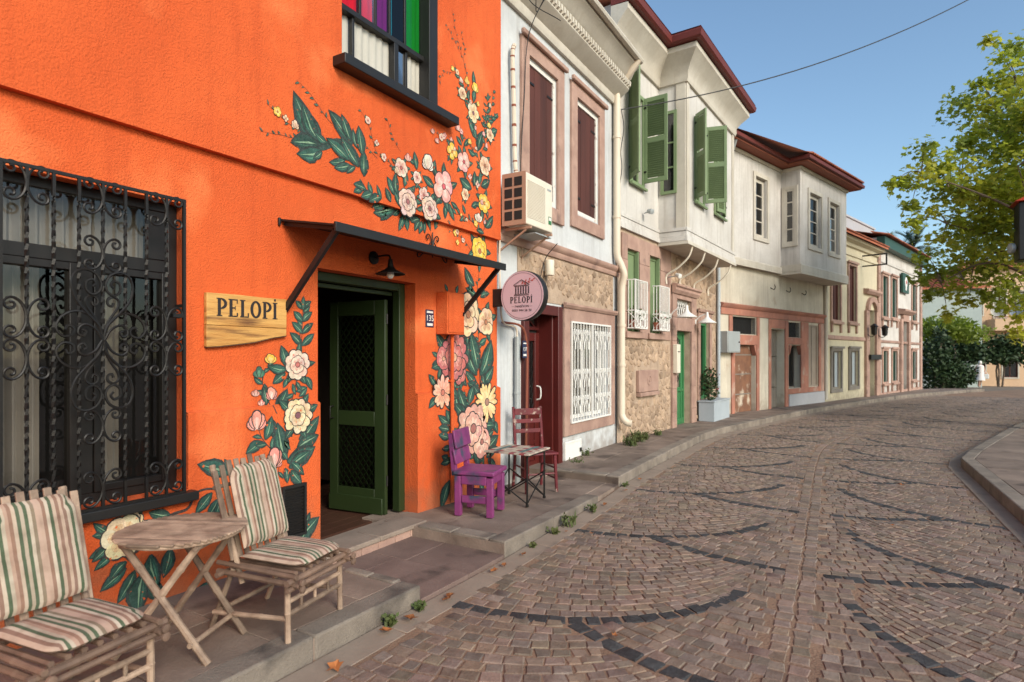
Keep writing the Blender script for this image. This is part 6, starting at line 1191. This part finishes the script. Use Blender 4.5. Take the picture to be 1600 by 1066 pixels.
for i,(px,py,d,s) in enumerate(cl_):
    c=cam_pt(px,py,d)-base; a,b=min(((k0.lerp(e,f),e) for e in ends for f in (.55,.7,.85,1)),key=lambda z:(z[0]-c).length)
    if .05<(a-c).length<2.2: MB().tube(cr([a,a.lerp(c,.5)+Vector((0,0,.12)),c+(c-a).normalized()*s*.5],4),[.018-.0018*j for j in range(9)],5).build('twig','trunk',T)
LS=[(0,0),(.22,.10),(.34,.34),(.62,.26),(.60,.06),(1,0),(.60,-.06),(.62,-.26),(.34,-.34),(.22,-.10)]
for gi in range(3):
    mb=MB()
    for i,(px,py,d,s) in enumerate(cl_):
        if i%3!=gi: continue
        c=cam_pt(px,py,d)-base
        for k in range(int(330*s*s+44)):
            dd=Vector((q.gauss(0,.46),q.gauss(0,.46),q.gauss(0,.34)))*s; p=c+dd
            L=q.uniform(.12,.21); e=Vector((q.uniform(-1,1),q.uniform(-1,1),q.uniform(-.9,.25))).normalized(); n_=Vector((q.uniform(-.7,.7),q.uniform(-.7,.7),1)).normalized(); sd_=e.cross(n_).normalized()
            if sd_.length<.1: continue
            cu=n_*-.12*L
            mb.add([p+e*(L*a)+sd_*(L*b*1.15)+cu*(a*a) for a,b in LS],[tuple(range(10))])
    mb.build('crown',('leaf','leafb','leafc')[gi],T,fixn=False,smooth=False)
# ---------------------------------------------------------------- bamboo chairs and table
def bam(P,pts,r,name,m='bamboo',n=8,knots=True):
    A,B=Vector(pts[0]),Vector(pts[-1]); L=(B-A).length; path=[];rad=[]
    k=max(2,int(L/.15)); 
    for i in range(k):
        a,b=i/k,(i+1)/k
        for t,f in ((a+.02*(i>0),1.0),((a+b)/2,.93),(b-.03,1.0),(b-.015,1.14),(b,1.0)): path.append(A.lerp(B,min(1,t)));rad.append(r*f)
    return MB().tube(path,rad,n).build(name,m,P)
STR=[(0.436, 0.308, 0.228), (0.212, 0.116, 0.08), (0.468, 0.372, 0.284), (0.06, 0.088, 0.04), (0.436, 0.356, 0.268), (0.404, 0.26, 0.188), (0.26, 0.14, 0.092), (0.468, 0.356, 0.268), (0.06, 0.084, 0.04), (0.388, 0.308, 0.228), (0.06, 0.088, 0.04), (0.468, 0.38, 0.292), (0.212, 0.156, 0.1), (0.436, 0.292, 0.22), (0.42, 0.284, 0.212), (0.244, 0.132, 0.088), (0.484, 0.396, 0.308), (0.06, 0.084, 0.04), (0.436, 0.316, 0.236), (0.228, 0.124, 0.084)]
def stripe(t,n=26):
    i=int(t*n); return STR[i%len(STR)]
def cushion(P,name,wd,ln,th,xf,seam=True):
    """padded, piped cushion; stripes run along its length; xf maps (across, along, up)"""
    nu,nv=52,22; mb=MB(); sides=[]
    def H(u,v):
        a=max(0,1-(2*u-1)**8); b=max(0,1-(2*v-1)**8); h=(a*b)**.5
        return h*(1-.10*math.exp(-((v-.5)/.03)**2) if seam else h)
    def pos(u,v,sg):
        x=(u-.5)*wd; y=v*ln; r=.09
        ex=abs(x)-(wd/2-r); ey=(y-(ln-r))
        if ex>0 and ey>0:
            l=math.hypot(ex,ey); 
            m_=max(ex,ey); k=m_/l if l>0 else 1; x=math.copysign(wd/2-r+ex*k,x); y=ln-r+ey*k
        wr=.002*math.sin(u*7+v*4+sg)+.0012*math.sin(u*13-v*5)
        return xf(x,y+.003*math.sin(u*9),sg*th/2*H(u,v)+wr*H(u,v))
    for sg in (1,-1):
        vs=[pos(i/nu,j/nv,sg) for j in range(nv+1) for i in range(nu+1)]; n0=len(mb.v); mb.v+=[tuple(p) for p in vs]
        for j in range(nv):
            for i in range(nu):
                a=n0+j*(nu+1)+i; f=(a,a+1,a+nu+2,a+nu+1); mb.f.append(f if sg>0 else f[::-1]); mb.c.append(stripe((i+.5)/nu))
    return mb.build(name,'fabric',P,fixn=False)
def bamboo_chair(label,loc,rz):
    P=thing('bamboo_chair',label,'chair',loc,rz,'bamboo chairs by the orange wall')
    # local: +x forward, y across, seat about .33 high
    w2=.235
    for sy in (-1,1):
        bam(P,[(.24,sy*w2,0),(.235,sy*w2,.33)],.017,'leg'); bam(P,[(-.30,sy*w2*.95,.0),(-.14,sy*w2*.95,.36)],.016,'leg')
        bam(P,[(-.24,sy*(w2-.0),.335),(.32,sy*(w2-.0),.315)],.016,'side_rail','bamboodark'); bam(P,[(-.24,sy*(w2-.0),.385),(.30,sy*(w2-.0),.358)],.014,'side_rail','bamboodark')
        bam(P,[(-.27,sy*w2,.10),(.24,sy*w2,.13)],.014,'stretcher'); bam(P,[(-.1,sy*(w2-.035),.27),(-.32,sy*(w2-.035),.92)],.016,'back_post')
        for z in (.335,.30): MB().lathe([(.009,0),(.020,.004),(.020,.016),(.009,.020)],(.325,sy*w2,z),10,axis=(1,0,0)).build('knot','bamboodark',P)
    for (x,z,r) in ((.27,.338,.018),(.275,.300,.014),(-.20,.33,.016)): bam(P,[(x,-w2-.05,z),(x,w2+.05,z)],r,'cross_rail','bamboodark')
    bam(P,[(.235,-w2,.15),(.235,w2,.15)],.015,'stretcher'); bam(P,[(.235,-w2,.22),(.235,w2,.22)],.014,'stretcher'); bam(P,[(-.22,-w2,.12),(-.22,w2,.12)],.014,'stretcher')
    for k in range(7): y=-.19+k*.063; bam(P,[(-.2,y,.372-.01*math.sin(PI*k/6)),(.26,y,.362)],.013,'seat_slat','bamboodark',6)
    for k in range(3): bam(P,[(.235,-.12+k*.12,.15),(.235,-.12+k*.12,.22)],.01,'spindle',n=6)
    for k in range(9):
        y=-.216+k*.054; h=.90+.045*math.sin(PI*k/8)+rnd.uniform(-.015,.015); zb=.40
        X=lambda z:-.13-.26*(z-.38)-.012
        MB().bar((X(zb),y,zb),(X(h),y*1.04,h),.034,.012,(1,0,.25)).build('back_slat','bamboo',P,bevel=.003)
    for z in (.55,.80): bam(P,[(-.13-.26*(z-.38)-.03,-.235,z),(-.13-.26*(z-.38)-.03,.235,z)],.012,'back_rail')
    # cushion pieces
    cushion(P,'seat_cushion',.40,.42,.058,lambda a,l,u:Vector((-.12+l,a,.418-.02*l+u)),False)
    cushion(P,'back_cushion',.375,.46,.05,lambda a,l,u:Vector((-.10-.255*l+u*.96,a,.46+l*.98+u*.25)))
    return P
bamboo_chair('bamboo chair with striped cushions at the left edge, below the barred window',(-2.99,1.215,.135),R(9))
bamboo_chair('bamboo chair with striped cushions right of the round table, near the door',(-2.985,2.335,.135),R(12))
TB=thing('bamboo_table','round weathered bamboo table between the two cushioned chairs','table',(-3.16,1.85,.135),R(25))
rt=.315
for k in range(27):
    y=-rt+.0117+k*.0234; hl=math.sqrt(max(.0008,rt*rt-y*y))
    MB().bar((-hl+rnd.uniform(-.004,.004),y,.625+rnd.uniform(-.001,.001)),(hl+rnd.uniform(-.004,.004),y,.625),.0188,.014).build('top_slat','bamboo',TB,bevel=.004)
MB().tube([((rt-.02)*math.cos(t),(rt-.02)*math.sin(t),.610) for t in [2*PI*i/28 for i in range(29)]],.009,6).build('rim','bamboo',TB)
for s_ in (-1,1):
    bam(TB,[(-.25,s_*.20,0),(.20,s_*.16,.60)],.019,'leg'); bam(TB,[(.25,s_*.17,0),(-.20,s_*.19,.60)],.019,'leg')
for x,z in ((-.17,.10),(.17,.10),(-.20,.585),(.20,.585)): bam(TB,[(x,-.20,z),(x,.20,z)],.014,'stretcher')
# ---------------------------------------------------------------- painted wooden chair, folding table, red chair
PC_=thing('purple_chair','worn purple wooden chair with square seat against the flower mural','chair',(-3.38,4.99,.122),R(14))
def bxp(P,a,b,n,m,bv=.006): return MB().box(a,b).build(n,m,P,bevel=bv)
for x in (-.19,.14):
    for y in (-.195,.135): bxp(PC_,(x,y,0),(x+.065,y+.06,.38 if x>0 else .39),'leg','purple')
bxp(PC_,(-.20,-.21,.40),(.225,.21,.445),'seat','purple',.012)
for y in (-.185,.165): bxp(PC_,(-.12,y-.01,.31),(.14,y+.03,.398),'apron','purple')
bxp(PC_,(.16,-.13,.31),(.19,.13,.398),'apron','purple'); bxp(PC_,(-.17,-.13,.31),(-.14,.13,.398),'apron','purple')
for y in (-.185,.155): bxp(PC_,(-.12,y,.13),(.14,y+.025,.20),'stretcher','purple')
for y in (-.19,.14):
    mb=MB(); mb.bar((-.195,y+.025,.39),(-.235,y+.025,.80),.05,.05,(1,0,0)); mb.build('back_post','purple',PC_,bevel=.005)
for z0,z1 in ((.50,.64),(.655,.83)):
    mb=MB(); mb.prism([(-.185,-.20,z0),(-.160,-.20,z0),(-.19,-.20,z1),(-.215,-.20,z1)],[(-.185,.20,z0),(-.160,.20,z0),(-.19,.20,z1),(-.215,.20,z1)]); mb.build('back_board','purple',PC_,bevel=.008)
FT=thing('folding_table','small folding table with multicoloured painted slats and black crossed legs','table',(-3.34,5.68,.105),R(4))
cols=[(.42,.36,.28),(.30,.05,.05),(.45,.40,.32),(.06,.12,.13),(.50,.42,.34),(.28,.06,.07),(.12,.05,.05),(.45,.38,.30),(.08,.16,.15),(.42,.30,.25)]
for k in range(9):
    x=-.27+k*.06; mb=MB(); 
    for j in range(7): mb.col=cols[(k*3+j*5)%10] if rnd.random()<.7 else (.45,.38,.30); mb.box((x+.001,-.275+j*.0785,.545),(x+.056,-.275+(j+1)*.0785-.00001,.560))
    mb.build('table_slat','paint',FT,fixn=False,smooth=False)
for x in (-.24,.24):
    mb=MB(); mb.bar((x,-.26,.535),(x,.26,.535),.02,.018); mb.build('top_rail','iron',FT)
for x,y in ((-.22,-.22),(.22,-.22),(-.22,.22),(.22,.22)): MB().tube([(x,y,0),(x,y,.53)],.011,8).build('leg','iron',FT); MB().lathe([(.018,0),(.018,.025),(.012,.03)],(x,y,0),8).build('foot','iron',FT)
for (a,b) in (((-.22,-.22),(.22,-.22)),((.22,-.22),(.22,.22)),((.22,.22),(-.22,.22)),((-.22,.22),(-.22,-.22))):
    for f in (0,1): MB().tube([(*(a if f==0 else b),.03),(*(b if f==0 else a),.30)],.0075,6).build('cross_bar','iron',FT)
RC=thing('red_chair','worn dark red wooden chair behind the folding table by maroon door','chair',(-3.50,6.36,.075),R(-38))
for x,y,h in ((.18,-.18,.44),(.18,.18,.44)): MB().tube([(x*1.12,y*1.08,0),(x,y,h)],[.019,.022],8).build('leg','redpaint',RC)
for y in (-.18,.18): MB().tube(cr([(-.24,y*1.05,0),(-.19,y,.44),(-.22,y,.72),(-.26,y,.98)],5),.019,8).build('back_post','redpaint',RC)
bxp(RC,(-.21,-.215,.44),(.225,.215,.468),'seat','redpaint',.010)
for z0,z1 in ((.66,.71),(.78,.83),(.88,.96)): mb=MB(); mb.bar((-.215-.10*(z0-.66),-.17,(z0+z1)/2),(-.215-.10*(z0-.66),.17,(z0+z1)/2),.016,z1-z0); mb.build('back_slat','redpaint',RC,bevel=.004)
for z in (.16,.28):
    for y in (-.185,.185): MB().tube([(-.21,y,z),(.19,y,z)],.011,6).build('stretcher','redpaint',RC)
MB().tube([(.19,-.18,.22),(.19,.18,.22)],.011,6).build('stretcher','redpaint',RC)
# ---------------------------------------------------------------- weeds, fallen leaves, cable, lantern post, person
def weed(x,y,z,h,n,lb,seed,grp='weeds along the kerb and wall foot'):
    T=thing('weed',lb,'weed',(x,y,z),0,grp); q=random.Random(seed); mb=MB()
    for k in range(n):
        a=q.uniform(0,2*PI); l=h*q.uniform(.5,1.1); b=Vector((q.gauss(0,h*.25),q.gauss(0,h*.25),0)); e=Vector((math.cos(a)*q.uniform(.2,.8),math.sin(a)*q.uniform(.2,.8),1)).normalized()*l; s_=Vector((-math.sin(a),math.cos(a),0))*.008
        mb.add([b-s_,b+s_,b+e*.6+s_*1.2,b+e,b+e*.6-s_*1.2],[(0,1,2,3,4)])
        for j in range(3): c=b+e*q.uniform(.3,.95); d=Vector((q.uniform(-1,1),q.uniform(-1,1),q.uniform(-.2,.8))).normalized()*.035; g_=d.orthogonal().normalized()*.012; mb.add([c,c+d*.5+g_,c+d,c+d*.5-g_],[(0,1,2,3)])
    mb.build('leaves','weed',T,fixn=False)
for i,(x,y,z,h,n,lb) in enumerate([(-3.62,10.0,.13,.26,60,'weed clump at the foot of the fat cream downpipe'),(-3.68,10.55,.13,.30,90,'tallest weed clump at the rubble wall foot'),(-3.66,10.9,.13,.22,50,'weed at the rubble wall foot, just past the tallest clump'),(-3.62,11.6,.13,.15,35,'low weed at the rubble wall foot below the stone plaque'),(-3.72,8.05,.05,.20,30,'weed beside the maroon door frame at the white meter hatch'),(-3.86,8.65,.13,.14,20,'weed under the white barred window'),(-2.585,5.35,.01,.20,35,'upright weed growing against the kerb below the folding table'),(-2.60,6.0,.01,.16,25,'weed by the kerb end past the folding table'),(-2.57,5.05,.01,.08,40,'flat weed in the gutter below the purple chair'),(-2.57,2.82,.01,.10,50,'mossy weed in the gutter below the near kerb'),(-2.56,3.08,.01,.07,35,'small weed at the kerb corner before the door'),(-2.55,4.6,.01,.05,20,'tiny weed in the gutter by the kerb corner'),(-2.72,7.35,.01,.09,20,'weed tuft at the step of the next pavement')]): weed(x,y,z,h*(.8 if x<-3 else .7),int(n*(.7 if x<-3 else .4)),lb,200+i)
def dryleaf(x,y,z,s,lb,seed):
    q=random.Random(seed); mb=MB(); n=10; P=[]
    for i in range(n): a=2*PI*i/n; r=s*(1 if i%2==0 else .55)*q.uniform(.8,1.15); P.append((r*math.cos(a),r*math.sin(a),s*.35*abs(math.sin(a*1.5+q.random()))+.004))
    mb.add([(0,0,s*.08)]+P,[(0,1+i,1+(i+1)%n) for i in range(n)]); mb.add([(0,0,s*.1),(s*.9,s*.2,s*.3),(s*.92,s*.23,s*.31)],[(0,1,2)])
    o=mb.build('fallen_leaf','dryleaf',None,loc=(x,y,z),rot=(q.uniform(-.3,.3),q.uniform(-.3,.3),q.uniform(0,6)),fixn=False); tag(o,lb,'leaf','fallen leaves on the street')
LV=[(640,974,.05),(603,993,.045),(703,938,.04),(697,943,.03),(525,1050,.05),(772,897,.035),(788,888,.025),(818,871,.03),(702,846,.02),(925,838,.02),(976,770,.035),(945,792,.03),(1000,752,.03),(1395,825,.02),(1408,762,.045),(1537,758,.05),(1560,772,.05),(960,1000,.025),(1050,875,.015),(1190,960,.015),(885,835,.02)]
LVL=['large curled brown leaf in the gutter by the near kerb corner', 'orange brown leaf at the road edge below the near kerb', 'brown leaf in the gutter before the door crossing', 'small brown leaf touching another before the door crossing', 'brown leaf at the bottom edge of the view by the kerb', 'brown leaf in the gutter level with the door step', 'small leaf beside the gutter level with the door step', 'leaf in the gutter by the kerb corner of the chairs', 'tiny orange leaf on the purple slabs before the door', 'tiny leaf on the cobbles beside the purple chair kerb', 'orange leaf in the gutter at the pavement step', 'thin brown leaf in the gutter past the folding table', 'brown leaf in the gutter beyond the pavement step', 'tiny pale leaf on the cobbles right of the centre line', 'orange leaf lying farthest off on the right of the road', 'dry leaf in the right gutter, the left of two', 'dry leaf in the right gutter, the right of two', 'small leaf on the cobbles inside the nearest dark arc', 'tiny leaf on the cobbles between two dark arcs', 'tiny leaf on the nearest dark arc near the centre line', 'small leaf in the gutter below the purple chair']
for i,(px,py,s) in enumerate(LV):
    A=R(31); a=(px-800)/940; d=1.68/((py-557)/940); x=(a*math.cos(A)-math.sin(A))*d; y=(a*math.sin(A)+math.cos(A))*d
    dryleaf(x,y,.024 if px<1400 else .03,s*1.1,LVL[i],400+i)
cb=thing('overhead_cable','thin black overhead cable crossing the sky from the cream downpipe','cable',(-3.80,10.05,6.0))
a0=Vector((-3.80,10.05,6.02)); a1=Vector((2.8,16.8,10.05)); P=[a0.lerp(a1,t)-Vector((0,0,1.8*t*(1-t))) for t in [i/24 for i in range(25)]]
MB().tube([p-Vector((-3.80,10.05,6.0)) for p in P],.011,5).build('wire','cable',cb); MB().tube(cr([(0,0,.02),(.04,.02,-.3),(-.02,.03,-.7),(.0,.03,-1.0),(-.05,.02,-1.5),(-.03,.0,-2.2)],6),.007,5).build('drop_wire','cable',cb)
LP=thing('lantern_post','black street lantern with red cap at the right edge of the view','street lamp',(2.90,16.72,.105))
MB().tube([(0,0,0),(0,0,3.62)],.05,10).build('post','iron',LP); MB().lathe([(.10,0),(.10,.2),(.06,.3)],(0,0,0),12).build('post_base','iron',LP)
mb=MB(); mb.box((-.26,-.26,3.62),(.26,.26,4.85)); mb.build('lantern_body','black',LP,bevel=.02); mb=MB(); mb.add([(-.34,-.34,4.86),(.34,-.34,4.86),(.34,.34,4.86),(-.34,.34,4.86),(0,0,5.06)],[(0,1,4),(1,2,4),(2,3,4),(3,0,4),(3,2,1,0)]); mb.build('cap','red',LP); MB().lathe([(.01,0),(.11,.05),(.11,.12),(.02,.15)],(-.27,-.05,3.9),12,axis=(-1,-.3,0)).build('globe','greymetal',LP)
# walking person, far down the street
PX,PY=5.98,49.7
PE=thing('person','person in pale loose clothes walking with a white bag down the street','person',(PX,PY,zg(PY)+.0),R(200))
me=bpy.data.meshes.new('body'); bm=bmesh.new()
J={'pel':(0,0,.92,.15),'ch':(0,.02,1.25,.16),'nk':(0,.03,1.46,.06),'hd':(0,.05,1.58,.10),'ht':(0,.04,1.68,.08),'lh':(.09,0,.88,.12),'lk':(.10,.16,.48,.085),'la':(.10,.06,.08,.055),'lt':(.10,.20,.03,.045),'rh':(-.09,0,.88,.12),'rk':(-.10,-.02,.47,.085),'ra':(-.10,-.22,.10,.055),'rt':(-.10,-.10,.03,.045),'ls':(.18,.02,1.38,.07),'le':(.24,-.06,1.12,.05),'lw':(.25,.08,.88,.04),'lf':(.25,.13,.80,.035),'rs':(-.18,.02,1.38,.07),'re':(-.25,.04,1.12,.05),'rw':(-.26,.10,.88,.04),'rf':(-.26,.13,.79,.035)}
vt={k:bm.verts.new(v[:3]) for k,v in J.items()}
for a,b in (('pel','ch'),('ch','nk'),('nk','hd'),('hd','ht'),('pel','lh'),('lh','lk'),('lk','la'),('la','lt'),('pel','rh'),('rh','rk'),('rk','ra'),('ra','rt'),('ch','ls'),('ls','le'),('le','lw'),('lw','lf'),('ch','rs'),('rs','re'),('re','rw'),('rw','rf')): bm.edges.new((vt[a],vt[b]))
bm.verts.index_update(); bm.to_mesh(me); bm.free(); ob=link('body',me,'skin',PE); sk=ob.modifiers.new('skin','SKIN'); ob.modifiers.new('sub','SUBSURF').levels=1
for v,(k,j) in zip(me.skin_vertices[0].data,J.items()): v.radius=(j[3],j[3])
me.skin_vertices[0].data[0].use_root=True
MB().lathe([(.04,1.50),(.095,1.55),(.105,1.62),(.085,1.70),(.02,1.735)],(0,.045,0),12).build('headscarf','whitepaint',PE); MB().lathe([(.30,.45),(.23,.8),(.21,1.05),(.215,1.25),(.21,1.38),(.10,1.47),(.07,1.48)],(0,.02,0),14).build('tunic','cloth',PE)
BG=thing('shoulder_bag','white bag carried by the walking person','bag',(PX+.3,PY-.1,zg(PY)+.55)); mb=MB(); mb.box((-.17,-.06,0),(.17,.06,.32)); mb.build('bag_body','whitepaint',BG,bevel=.03); MB().tube(cr([(-.12,0,.30),(0,0,.5),(.12,0,.30)],6),.012).build('handle','whitepaint',BG)
